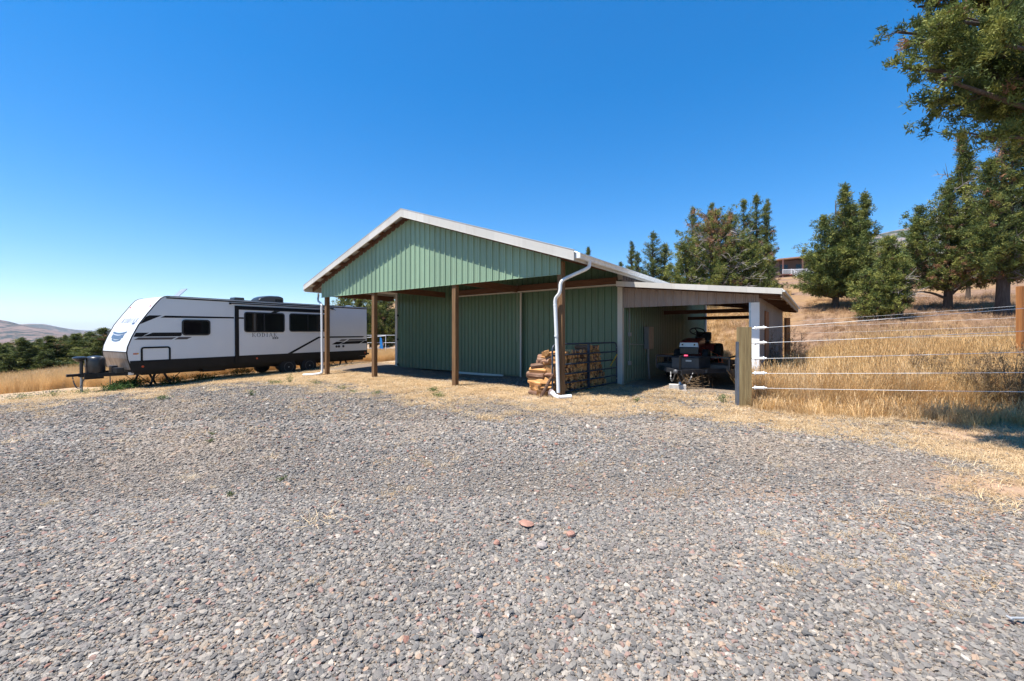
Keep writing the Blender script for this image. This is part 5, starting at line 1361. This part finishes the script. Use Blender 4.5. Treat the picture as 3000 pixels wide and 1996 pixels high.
# big near tree, branches reaching in at the top right
def near_tree():
    rg = np.random.default_rng(99); X, Y = 9.6, 5.5
    t = empty('overhanging_juniper', (X, Y, 0), 0, 'large juniper beside the camera whose leafy branches hang in from the top right corner', 'tree')
    C = []; O = []; mb = MB(); rr_ = random.Random(2)
    mb.tube([(1.2, 0.5, -0.4), (1.0, 0.4, 2.5), (0.8, 0.2, 6), (0.5, 0, 9.5)], [0.5, 0.42, 0.3, 0.08], 12, jit=0.1, rng=rr_)
    tips = []
    def px2(px, py, Yd):
        Yd = Yd - 0.9
        return np.array([at(px, Yd) - X, Yd - Y, H_CAM + (981 - py) / F_PX * Yd])
    for (px, py, Yd) in ((2440, -240, 6.5), (2340, -270, 6.6), (2390, -380, 6.8), (2290, -330, 7.0), (2470, -300, 6.9), (2520, -190, 6.6), (2500, -330, 6.3), (2600, -250, 6.5), (2570, -400, 6.4), (2680, -330, 6.3), (2420, -360, 6.8), (2740, -420, 6.5), (2630, 95, 6.4), (2650, 200, 6.0), (2690, 20, 6.8), (2740, 290, 6.2), (2760, 140, 7.2), (2790, 60, 5.6), (2820, 340, 6.6), (2860, 400, 6.0), (2880, 230, 7.2), (2930, 130, 5.5), (2960, 330, 6.4), (3010, 250, 7.0), (3060, 420, 6.6), (2820, -60, 6.2), (2700, -60, 6.6), (2900, 60, 6.4), (3000, 40, 6.0), (2980, 400, 7.2), (3060, 180, 5.6), (3120, 330, 6.2), (2770, -160, 6.4), (2950, -140, 6.0), (3150, 60, 6.6), (3200, 450, 6.4), (3180, -120, 6.0), (2640, -140, 6.6), (2880, -240, 6.4), (2760, 230, 5.8), (2700, 130, 6.0), (2840, 150, 6.0), (2900, 330, 6.2), (2960, 230, 6.0), (2800, 200, 6.8), (2880, 10, 7.4), (3040, 100, 7.4)):
        tip = px2(px, py, Yd); a = np.array([1.0 + rr_.uniform(-.2, .2), 0.3, max(2.5, tip[2] - rr_.uniform(0.3, 1.5))])
        mid = (a + tip) / 2 + np.array([0, 0, rr_.uniform(0.1, 0.5)])
        path = smooth_path([tuple(a), tuple(mid), tuple(tip)], 5)
        mb.tube(path, [0.08 * (1 - 0.9 * i / (len(path) - 1)) + 0.006 for i in range(len(path))], 6)
        axis = (tip - mid); axis /= np.linalg.norm(axis)
        ln = np.linalg.norm(tip - mid)
        # twigs alternate off the outer 75 %
        n_tw = 26
        for i in range(n_tw):
            f = rr_.uniform(0.05, 1.0); base = mid + (tip - mid) * f + np.array([0, 0, 0.1 * math.sin(f * 3)])
            d = axis * 0.6 + np.array([rr_.gauss(0, .55), rr_.gauss(0, .55), rr_.gauss(-0.05, .45)]); d /= np.linalg.norm(d)
            L = rr_.uniform(0.2, 0.55) * (1.15 - 0.55 * f)
            e = base + d * L
            mb.tube([tuple(base), tuple((base + e) / 2 + [0, 0, 0.02]), tuple(e)], [0.012, 0.008, 0.003], 4, caps=False)
            m_ = max(5, int(L / 0.035))
            for q_ in np.linspace(0.15, 1.0, m_): C.append(base + d * L * q_ + rg.normal(size=3) * 0.045); O.append(d)
    C = np.array(C); O = np.array(O); n = len(C)
    cn = np.clip(0.5 + 0.5 * np.sin(C[:, 0] * 3) * np.sin(C[:, 2] * 3.3 + 1) + rg.normal(size=n) * 0.25, 0, 1)[:, None]
    col = DG * (1 - cn) + MG * cn; yy = (rg.random(n) < 0.28)[:, None]; col = np.where(yy, YG, col)
    col = np.where((rg.random(n) < 0.03)[:, None], RU * 0.8, col)
    V, F, cc = tufts(rg, C, O, np.full(n, 0.045) * rg.uniform(.7, 1.3, n), 48, col * 1.2, 0.62)
    tri_mesh('crown', V, F, M['leaf'], cc, t); mb.build('trunk', M['bark'], t, smooth=60)
near_tree()

# ---------------------------------------------------------------- ground cover as instances
def gn_scatter(name, pts, rot, scl, idx, col, protos_, label=None, kind='stuff'):
    me = bpy.data.meshes.new(name); n = len(pts)
    me.vertices.add(n); me.vertices.foreach_set('co', np.asarray(pts, np.float32).ravel())
    for nm, ty, dat in (('rot', 'FLOAT_VECTOR', rot), ('scl', 'FLOAT_VECTOR', scl)):
        a = me.attributes.new(nm, ty, 'POINT'); a.data.foreach_set('vector', np.asarray(dat, np.float32).ravel())
    a = me.attributes.new('idx', 'INT', 'POINT'); a.data.foreach_set('value', np.asarray(idx, np.int32))
    a = me.attributes.new('Col', 'FLOAT_COLOR', 'POINT'); c = np.ones((n, 4), np.float32); c[:, :3] = col; a.data.foreach_set('color', c.ravel())
    o = bpy.data.objects.new(name, me); root_col.objects.link(o)
    ng = bpy.data.node_groups.new(name + '_nodes', 'GeometryNodeTree')
    ng.interface.new_socket('Geometry', in_out='INPUT', socket_type='NodeSocketGeometry'); ng.interface.new_socket('Geometry', in_out='OUTPUT', socket_type='NodeSocketGeometry')
    N = ng.nodes; Lk = ng.links; gi = N.new('NodeGroupInput'); go = N.new('NodeGroupOutput')
    join = N.new('GeometryNodeJoinGeometry')
    def named(nm, dt):
        a = N.new('GeometryNodeInputNamedAttribute'); a.data_type = dt; a.inputs['Name'].default_value = nm; return a.outputs[0]
    for k, pr in enumerate(protos_):
        oi = N.new('GeometryNodeObjectInfo'); oi.inputs['Object'].default_value = pr; oi.inputs['As Instance'].default_value = True
        ip_ = N.new('GeometryNodeInstanceOnPoints')
        cmp_ = N.new('FunctionNodeCompare'); cmp_.data_type = 'INT'; cmp_.operation = 'EQUAL'
        Lk.new(named('idx', 'INT'), cmp_.inputs[2]); cmp_.inputs[3].default_value = k
        Lk.new(gi.outputs[0], ip_.inputs['Points']); Lk.new(cmp_.outputs[0], ip_.inputs['Selection']); Lk.new(oi.outputs['Geometry'], ip_.inputs['Instance'])
        e2r = N.new('FunctionNodeEulerToRotation'); Lk.new(named('rot', 'FLOAT_VECTOR'), e2r.inputs[0]); Lk.new(e2r.outputs[0], ip_.inputs['Rotation'])
        Lk.new(named('scl', 'FLOAT_VECTOR'), ip_.inputs['Scale']); Lk.new(ip_.outputs[0], join.inputs[0])
    Lk.new(join.outputs[0], go.inputs[0])
    md = o.modifiers.new('scatter', 'NODES'); md.node_group = ng
    return tag(o, label, None, None, kind)

def hidden(mb_or_obj):
    root_col.objects.unlink(mb_or_obj); return mb_or_obj
def stone_proto(seed):
    rg = np.random.default_rng(seed); import bmesh
    bm = bmesh.new(); bmesh.ops.create_icosphere(bm, subdivisions=1, radius=0.5)
    pl = [(rg.normal(size=3), rg.uniform(0.28, 0.42)) for _ in range(7)]
    for v in bm.verts:
        p = np.array(v.co)
        p *= rg.uniform(0.85, 1.1)
        for nn, dd in pl:
            u = nn / np.linalg.norm(nn); e = p @ u - dd
            if e > 0: p = p - u * e
        v.co = p
    me = bpy.data.meshes.new('stone'); bm.to_mesh(me); bm.free(); me.materials.append(M['stone'])
    return bpy.data.objects.new('stone', me)
sp_ = [stone_proto(k) for k in range(4)]
def sample_polar(n, y0, y1, half, rg, power=1.0):
    u = rg.random(n); Y = np.sqrt(y0 ** 2 + u * (y1 ** 2 - y0 ** 2)) if power == 1 else y0 * (y1 / y0) ** u
    X = rg.uniform(-half, half, n) * (Y + 0.4); return X, Y
rg = np.random.default_rng(5)
Xa, Ya = sample_polar(270000, 1.55, 7.5, 1.32, rg); Xb, Yb = sample_polar(200000, 1.5, 4.0, 1.32, rg); Xc, Yc = sample_polar(260000, 7.5, 15.0, 1.35, rg); kc = rg.random(260000) < (7.5 / Yc) ** 1.6; Xc, Yc = Xc[kc], Yc[kc]
X = np.concatenate([Xa, Xb, Xc]); Y = np.concatenate([Ya, Yb, Yc])
gm_ = gravel_mask(X, Y); keep = rg.random(len(X)) < np.clip(gm_ * 1.05, 0.03, 1) * (1 - 0.85 * dirt_mask(X, Y))
lx_, ly_ = b_local(X, Y); keep &= ~((ly_ > 3.4))
X = X[keep]; Y = Y[keep]; n = len(X)
s = np.clip(np.exp(rg.normal(math.log(0.0155), 0.45, n)), 0.006, 0.05) * np.clip(Y / 4.2, 1, 1.75)
scl = np.stack([s * rg.uniform(.9, 1.5, n), s * rg.uniform(.7, 1.1, n), s * rg.uniform(.4, .8, n)], 1)
rot = np.stack([rg.normal(0, .25, n), rg.normal(0, .25, n), rg.uniform(0, 6.28, n)], 1)
pal = np.array([(0.14, 0.14, 0.145), (0.205, 0.20, 0.20), (0.27, 0.26, 0.25), (0.34, 0.315, 0.29), (0.235, 0.215, 0.215), (0.36, 0.31, 0.26), (0.40, 0.29, 0.22), (0.33, 0.22, 0.195), (0.50, 0.46, 0.42), (0.30, 0.15, 0.12)])
pi_ = rg.choice(10, n, p=[.15, .22, .22, .13, .10, .07, .035, .03, .035, .01])
col = pal[pi_] * rg.uniform(0.8, 1.2, (n, 1)) * np.array([0.90, 0.85, 0.775]) * (1 + 0.13 * seg_noise(X, Y, 1.1))[:, None]
col = col * 0.95 + np.array([0.25, 0.23, 0.205]) * 0.07
dusty = np.clip(seg_noise(X, Y, 0.75) * 1.0 + rg.normal(0, .25, n) + 0.02, 0, 0.75)[:, None] * np.clip((Y - 3.2) / 3, 0.15, 1)[:, None]
col = col * (1 - dusty) + np.array([0.33, 0.26, 0.195]) * dusty
gn_scatter('gravel', np.stack([X, Y, terr(X, Y) + scl[:, 2] * 0.28], 1), rot, scl, rg.integers(0, 4, n), col, sp_)

def blades(seed, n, h, spread, lean, w, heads=0.0, curve=0.4):
    rg = np.random.default_rng(seed); V = []; F = []
    for i in range(n):
        a = rg.uniform(0, 2 * PI); r = spread * math.sqrt(rg.random()); b = np.array([r * math.cos(a), r * math.sin(a), -0.02])
        hh = h * rg.uniform(0.5, 1.1); d = rg.uniform(0, 2 * PI); ln = lean * rg.uniform(0.2, 1.2); dd = np.array([math.cos(d), math.sin(d), 0]); s_ = np.array([-dd[1], dd[0], 0]) if rg.random() < .7 else rg.normal(size=3) * np.array([1, 1, .1])
        s_ = s_ / np.linalg.norm(s_) * w / 2
        p1 = b + dd * ln * hh * 0.3 + np.array([0, 0, hh * 0.55]); p2 = b + dd * ln * hh * (0.8 + curve * .3) + np.array([0, 0, hh * (1 - 0.2 * ln)])
        k = len(V); V += [b - s_, b + s_, p1 + s_ * 0.8, p1 - s_ * 0.8, p2 + s_ * 0.25, p2 - s_ * 0.25]; F += [(k, k + 1, k + 2, k + 3), (k + 3, k + 2, k + 4, k + 5)]
        if rg.random() < heads:
            e = p2 + dd * 0.03 + np.array([0, 0, 0.07]); s2 = s_ * 2.4
            k = len(V); V += [p2 - s2 * .5, p2 + s2 * .5, e + s2 * .4, e - s2 * .4]; F += [(k, k + 1, k + 2, k + 3)]
    me = bpy.data.meshes.new('tuft'); me.from_pydata([tuple(v) for v in V], [], F); me.materials.append(M['grass']); return bpy.data.objects.new('tuft', me)
tall = [blades(k, 80, 0.72, 0.19, 0.45, 0.004, 0.85) for k in range(4)]
mid_ = [blades(20 + k, 36, 0.30, 0.14, 0.7, 0.006, 0.3) for k in range(3)]
low = [blades(40 + k, 34, 0.075, 0.12, 2.0, 0.0045, 0.0, 0.6) for k in range(3)]
GOLD = np.array([(0.63, 0.40, 0.165), (0.71, 0.485, 0.235), (0.55, 0.335, 0.14), (0.77, 0.56, 0.32), (0.45, 0.29, 0.15)])
PALE = np.array([(0.69, 0.52, 0.31), (0.61, 0.44, 0.25), (0.51, 0.35, 0.185), (0.74, 0.60, 0.41), (0.38, 0.26, 0.15)])
def scatter_grass(name, X, Y, prot, s0, s1, palette, rg, tint=1.0, zsc=1.0):
    n = len(X); sc = rg.uniform(s0, s1, n); scl = np.stack([sc, sc, sc * rg.uniform(.8, 1.15, n) * zsc], 1)
    rot = np.stack([rg.normal(0, .08, n), rg.normal(0, .08, n), rg.uniform(0, 6.28, n)], 1)
    patch = 0.5 + 0.5 * seg_noise(X, Y, 0.45)
    ci = np.clip((patch * 3 + rg.normal(0, 1.1, n)).astype(int) % len(palette), 0, len(palette) - 1)
    col = palette[ci] * rg.uniform(.8, 1.15, (n, 1)) * tint
    return gn_scatter(name, np.stack([X, Y, terr(X, Y)], 1), rot, scl, rg.integers(0, len(prot), n), col, prot, kind='stuff')
# tall golden field right of the thick post
rg = np.random.default_rng(21)
def fence_side(X, Y):
    """>0 beyond the rope fence line"""
    d = np.array([FE.x, FE.y]); d = d / np.linalg.norm(d); return -((X - FP[0]) * (-d[1]) * -1 + (Y - FP[1]) * d[0] * -1)
n = 60000; X = rg.uniform(4, 34, n); Y = rg.uniform(6, 30, n)
lx_, ly_ = b_local(X, Y)
th = X / Y
front_y = np.interp(th, [0.50, 0.545, 0.62, 0.75, 0.9, 1.05, 1.22, 1.5], [10.2, 9.6, 9.1, 8.6, 8.3, 8.0, 7.7, 7.2]) + 0.35 * seg_noise(X, Y, 1.5)
back_y = np.interp(th, [0.5, 0.66, 0.8, 1.0, 1.2], [16, 15.8, 15.0, 13.8, 13.0]) + 0.9 * seg_noise(X, Y, 0.35)
dens = np.where(Y < front_y + 4, 1.0, 0.6)
k = (Y > front_y) & (Y < back_y) & (th > 0.565) & ((lx_ > 4.3) | ((ly_ < 3.3) & (X > 5.3))) & (th < 1.5) & (rg.random(n) < dens)
X1, Y1 = X[k], Y[k]
scatter_grass('tall_dry_grass', X1, Y1, tall, 0.6, 1.2, np.vstack([GOLD, [(0.80, 0.62, 0.38), (0.34, 0.22, 0.12)]]), rg)
k = (Y > front_y - 0.8) & (Y < front_y + 1.0) & (lx_ > 4.0) & (th > 0.565) & (th < 1.5)
scatter_grass('trampled_dry_grass', X[k], Y[k], mid_, 0.5, 1.2, np.vstack([GOLD, PALE[:2]]), rg)
k = (Y > back_y - 1) & (rg.random(n) < 0.12)& (lx_ > 4.3)
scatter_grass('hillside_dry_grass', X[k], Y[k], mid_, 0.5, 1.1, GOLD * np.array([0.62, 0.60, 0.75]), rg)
# behind the barn and through the lean-to
n = 9000; X = rg.uniform(6, 26, n); Y = rg.uniform(19, 40, n); lx_, ly_ = b_local(X, Y); k = (ly_ > 14.5) & (X / Y < 0.66)
scatter_grass('dry_grass_behind_barn', X[k], Y[k], mid_, 0.8, 1.5, GOLD * 0.9, rg)
# left field beyond the trailer
n = 42000; X = rg.uniform(-36, -3.5, n); Y = rg.uniform(14, 37, n); th = X / Y
lx_, ly_ = b_local(X, Y)
tx = (X - TO[0]) * math.cos(TA) + (Y - TO[1]) * math.sin(TA); ty = -(X - TO[0]) * math.sin(TA) + (Y - TO[1]) * math.cos(TA)
yb = np.interp(th, [-2, -1.3, -1.0, -0.8], [13.5, 16.2, 15.6, 15.0]) + 0.5 * seg_noise(X, Y, 0.8)
k = (Y > yb) & ((ty > 2.5) | (tx < -7.2)) & ~((lx_ > -13) & (ly_ < 17) & (ly_ > -1)) & (terr(X, Y) > -6)
scatter_grass('tall_dry_grass_left', X[k], Y[k], tall, 0.55, 0.95, GOLD * 1.08, rg)
k = (Y > 12.5) & (ty > -1.2) & (ty < 2.6) & (tx > -9) & (tx < 6) & ~((lx_ > -12) & (ly_ > -1)) & (rg.random(n) < 0.8)
scatter_grass('short_dry_grass_left', X[k], Y[k], low, 0.9, 1.8, PALE * 0.95, rg)
# straw mat between gravel and barn, and over the right-hand corner
n = 150000; X = rg.uniform(-15, 13, n); Y = rg.uniform(3.2, 18, n)
g_ = gravel_mask(X, Y); lx_, ly_ = b_local(X, Y)
k = (rg.random(n) < np.clip(1 - g_ * 1.25, np.where(Y < 6, 0.002, 0.012), 1) * (1 - 0.75 * dirt_mask(X, Y))) & ~((ly_ > 3.4) & (lx_ < 0.2) & (lx_ > -10.8)) & (terr(X, Y) < 0.6) & ~((lx_ > 0.2) & (lx_ < 3.8) & (ly_ > 3)) & (np.abs(X / Y) < 1.35)
k &= rg.random(n) < np.clip(0.62 + 0.5 * seg_noise(X, Y, 0.9), 0.15, 1)
scatter_grass('straw_litter', X[k], Y[k], low, 0.7, 1.5, PALE, rg)
fine = [blades(60 + k, 60, 0.055, 0.05, 1.3, 0.0022, 0.0, 0.6) for k in range(3)]
rg = np.random.default_rng(77); TX, TY = [], []
for px, py, m_, sd in ((2420, 1547, 9, .13), (2425, 1643, 4, .06), (2523, 1655, 5, .07), (2548, 1562, 5, .08), (2730, 1473, 7, .12), (2898, 1459, 22, .25), (2937, 1508, 20, .22), (2612, 1719, 5, .07), (2819, 1724, 4, .06), (2779, 1773, 4, .06), (2957, 1710, 6, .08), (2312, 1680, 3, .05), (2336, 1291, 12, .4), (2474, 1316, 12, .4), (2868, 1340, 30, .4), (2960, 1400, 30, .35), (1265, 1345, 6, .2), (1320, 1372, 5, .15), (1160, 1430, 3, .1), (480, 1310, 8, .3), (575, 1410, 4, .12), (420, 1303, 6, .25), (150, 1475, 4, .1), (900, 1735, 3, .05), (1730, 1370, 5, .12), (1960, 1440, 5, .12), (1640, 1255, 10, .4), (830, 1190, 10, .5), (940, 1205, 10, .5), (1480, 1270, 10, .4), (2240, 1570, 4, .06), (2660, 1640, 5, .08)):
    x_, y_ = gp(px, py)
    TX += list(x_ + rg.normal(0, sd, m_)); TY += list(y_ + rg.normal(0, sd * .8, m_))
X = np.array(TX); Y = np.array(TY)
scatter_grass('straw_tufts_on_gravel', X, Y, fine, 0.7, 1.5, np.vstack([PALE, GOLD]), rg)
n = 5000; X = rg.uniform(-9, 7, n); Y = rg.uniform(2.0, 13, n); k = (np.abs(X / Y) < 1.3) & (rg.random(n) < 0.10 + 0.6 * np.clip(seg_noise(X, Y, 0.9) - 0.25, 0, 1)) & (gravel_mask(X, Y) > 0.5) & (Y > 3)
scatter_grass('sparse_straw', X[k], Y[k], fine, 0.4, 1.1, np.vstack([PALE, GOLD]), rg)

# ---------------------------------------------------------------- weeds and small plants
def leafy(name, X, Y, h, r, nl, label, seed, col=((0.05, 0.11, 0.025), (0.12, 0.20, 0.05)), cat='weed', leaf=0.05, group=None):
    rg = np.random.default_rng(seed); t = empty(name, (X, Y, tz(X, Y)), 0, label, cat, group)
    C = np.stack([rg.normal(0, r * 0.5, nl), rg.normal(0, r * 0.5, nl), h * rg.random(nl) ** 0.8], 1); O = C / np.maximum(np.linalg.norm(C, axis=1)[:, None], 0.01)
    w_ = rg.random((nl, 1)); cc = np.array(col[0]) * (1 - w_) + np.array(col[1]) * w_
    V, F, c = tufts(rg, C, O, np.full(nl, leaf), 3, cc, 0.5); tri_mesh('leaves', V, F, M['weed'], c, t)
    mb = MB()
    for i in range(min(12, nl)): mb.tube([(0, 0, -0.02), tuple(C[i] * [0.5, 0.5, 0.6]), tuple(C[i])], [0.006, 0.004, 0.002], 4, caps=False)
    mb.build('stems', simple('stem_' + name, (0.16, 0.17, 0.07), 0.8) if not M.get('stem') else M['stem'], t)
    return t
M['stem'] = simple('weed_stem', (0.17, 0.17, 0.07), 0.8)
weeds = [(1270, 1148, .10, .13, 90, 'bright green low weed, upper one of two in the straw left of the firewood'), (1285, 1165, .12, .13, 80, 'bright green low weed, lower one of two in the straw left of the firewood'), (848, 1122, .28, .12, 60, 'tallest green weed at the gravel edge near the trailer wheels'), (815, 1124, .12, .18, 60, 'low green weed left of the tallest one at the gravel edge'), (795, 1125, .12, .14, 50, 'low green weed on the gravel edge below the trailer wheels'), (925, 1125, .12, .18, 50, 'sparse green weed in front of the far porch post'), (1105, 1155, .10, .16, 40, 'small grey green weed in front of the second porch post'), (1002, 1142, .1, .12, 30, 'tiny weed in the straw between the two far porch posts'), (2118, 1180, .17, .10, 60, 'upright green weed left of the thick fence post'), (60, 1162, .15, .35, 120, 'spreading green weed at the far left edge of the gravel'), (155, 1158, .18, .30, 120, 'green weed patch on the gravel edge left of the trailer hitch'), (245, 1150, .16, .25, 90, 'green weed around the foot of the trailer jack'), (475, 1170, .10, .14, 60, 'green weed on the gravel left of the trailer jacks'), (737, 1160, .14, .07, 30, 'thin green weed standing alone on the gravel'), (612, 1298, .07, .10, 50, 'green weed in the open gravel, middle left'), (676, 1456, .045, .05, 40, 'small dark green weed nearest the camera in the left gravel'), (1865, 1180, .10, .05, 26, 'small green weed in front of the lean-to shadow'), (1035, 1150, .06, .1, 30, 'faint weed among straw below the second porch post'), (825, 1408, .05, .08, 30, 'small olive weed in the middle of the left gravel'), (620, 1275, .07, .09, 30, 'olive weed just above another one in the left gravel')]
for k, (px, py, h_, r_, nl, lb) in enumerate(weeds):
    zz = 0.0
    x_, y_ = gp(px, py, 0.0); x_, y_ = gp(px, py, tz(x_, y_)); near_ = y_ < 9; leafy('weed', x_, y_, h_ * (.7 if near_ else 1), r_ * (.7 if near_ else 1), nl, lb, 200 + k, leaf=(0.018 if near_ else 0.035), col=((0.06, 0.09, 0.03), (0.15, 0.18, 0.07)) if near_ else ((0.05, 0.11, 0.025), (0.12, 0.20, 0.05)))
def tloc(s_, t_): return TO[0] + s_ * math.cos(TA) - t_ * math.sin(TA), TO[1] + s_ * math.sin(TA) + t_ * math.cos(TA)
for k, (s_, t_, h_, r_, nl, lb) in enumerate(((-5.0, 0.9, .28, .42, 420, 'leafy green vine clump under the front of the trailer'), (-5.5, 0.4, .2, .35, 240, 'leafy green weed clump under the trailer hitch'), (-3.9, 0.7, .24, .4, 220, 'dark green clump beside the front stabiliser jacks'), (-2.8, 0.9, .2, .5, 180, 'dark green clump in the shade under the middle of the trailer'), (-1.3, 1.2, .3, .45, 260, 'bright green clump left of the trailer wheels'))):
    x_, y_ = tloc(s_, t_); leafy('shrub', x_, y_, h_, r_, nl, lb, 300 + k, leaf=0.075, cat='shrub', col=((0.025, 0.06, 0.015), (0.09, 0.16, 0.04)))
def dry_bush(px, Y, h_, r_, lb, seed):
    x_ = at(px, Y); rr_ = random.Random(seed); t = empty('dry_weed_bush', (x_, Y, tz(x_, Y)), 0, lb, 'dry bush')
    mb = MB(); C = []
    for i in range(26):
        a = rr_.uniform(0, 2 * PI); p = Vector((0, 0, -0.03)); d = Vector((math.cos(a) * rr_.uniform(.1, .7) * r_ / h_, math.sin(a) * rr_.uniform(.1, .7) * r_ / h_, 1)).normalized(); L = h_ * rr_.uniform(.6, 1.05); pts = [p]
        for j in range(4): p = p + d * L / 4 + Vector([rr_.uniform(-.03, .03) for _ in range(3)]); pts.append(p)
        mb.tube(pts, [0.008, 0.007, 0.005, 0.004, 0.002], 4, caps=False)
        for j in (1, 2, 3, 4):
            for q_ in range(3):
                d2 = (d * 0.6 + Vector([rr_.uniform(-.8, .8) for _ in range(3)])).normalized() * rr_.uniform(.08, .24); mb.tube([pts[j], pts[j] + d2 * .5, pts[j] + d2], [0.004, 0.003, 0.001], 3, caps=False); C.append(pts[j] + d2); C.append(pts[j] + d2 * .6)
    mb.build('stems', simple('dry_stem', (0.20, 0.13, 0.07), 0.9) if 'drystem' not in M else M['drystem'], t)
    C = np.array([tuple(c) for c in C]); n = len(C); rg_ = np.random.default_rng(seed); O = np.tile([0, 0, 1.0], (n, 1))
    V, F, c = tufts(rg_, C, O, np.full(n, 0.035), 4, np.array([0.22, 0.15, 0.08]) * rg_.uniform(.6, 1.4, (n, 1)), .5); tri_mesh('seed_heads', V, F, M['weed'], c, t)
M['drystem'] = simple('dry_stem', (0.19, 0.125, 0.07), 0.9)
for k, (px, Y, h_, r_, lb) in enumerate(((2890, 7.9, 1.0, .45, 'dark brown dry weed bush with the thickest stem at the right field edge'), (2975, 7.6, 1.15, .5, 'tall dark dry weed bush at the right edge of the picture'), (2820, 8.3, .7, .35, 'smaller brown dry weed bush left of the thick stemmed one'), (2330, 15.5, 1.5, .7, 'brown dry bush below the right corner of the lean-to roof'), (2262, 13.0, 1.4, .5, 'dry brush growing against the side door of the lean-to'), (2690, 9.3, .9, .3, 'thin brown dry weed in the middle of the golden field'), (2740, 9.0, .9, .3, 'thin brown dry weed right of the middle of the golden field'))): dry_bush(px, Y, h_, r_, lb, 400 + k)
# dead twigs under the utility trailer tongue
x_, y_ = b_world(2.05, 3.9); rr_ = random.Random(9); mb = MB()
for i in range(90):
    p = Vector((rr_.gauss(0, .25), rr_.gauss(0, .2), rr_.uniform(0.02, .3))); pts = [p]; d = Vector([rr_.uniform(-1, 1) for _ in range(3)]).normalized()
    for j in range(3): d = (d + Vector([rr_.uniform(-.6, .6) for _ in range(3)])).normalized(); p = p + d * .13; p.z = max(p.z, 0.01); pts.append(p)
    mb.tube(pts, [0.006, 0.005, 0.004, 0.002], 3, caps=False)
mb.tube([(-0.55, -.5, .42), (-0.42, -.5, .2), (-0.2, -.45, .03)], 0.01, 5); mb.tube([(-0.75, -.5, .02), (-0.2, -.45, .04)], 0.009, 5)
o = mb.build('brush_pile', M['drystem']); o.location = (x_, y_, 0); tag(o, 'tangle of dry twigs under the tongue of the utility trailer', 'brush pile')

# ---------------------------------------------------------------- air
mb = MB(); mb.box(-14000, 14000, -60, 13500, -60, 330)
hm_, hnt, hb = new_mat('haze_air'); hnt.nodes.remove(hb)
pv = hnt.nodes.new('ShaderNodeVolumePrincipled'); pv.inputs['Color'].default_value = (0.78, 0.87, 1.0, 1); pv.inputs['Density'].default_value = 0.00008; pv.inputs['Anisotropy'].default_value = 0.2
hnt.links.new(pv.outputs[0], hnt.nodes['Material Output'].inputs['Volume'])
hz_ = mb.build('haze', hm_); tag(hz_, kind='stuff')
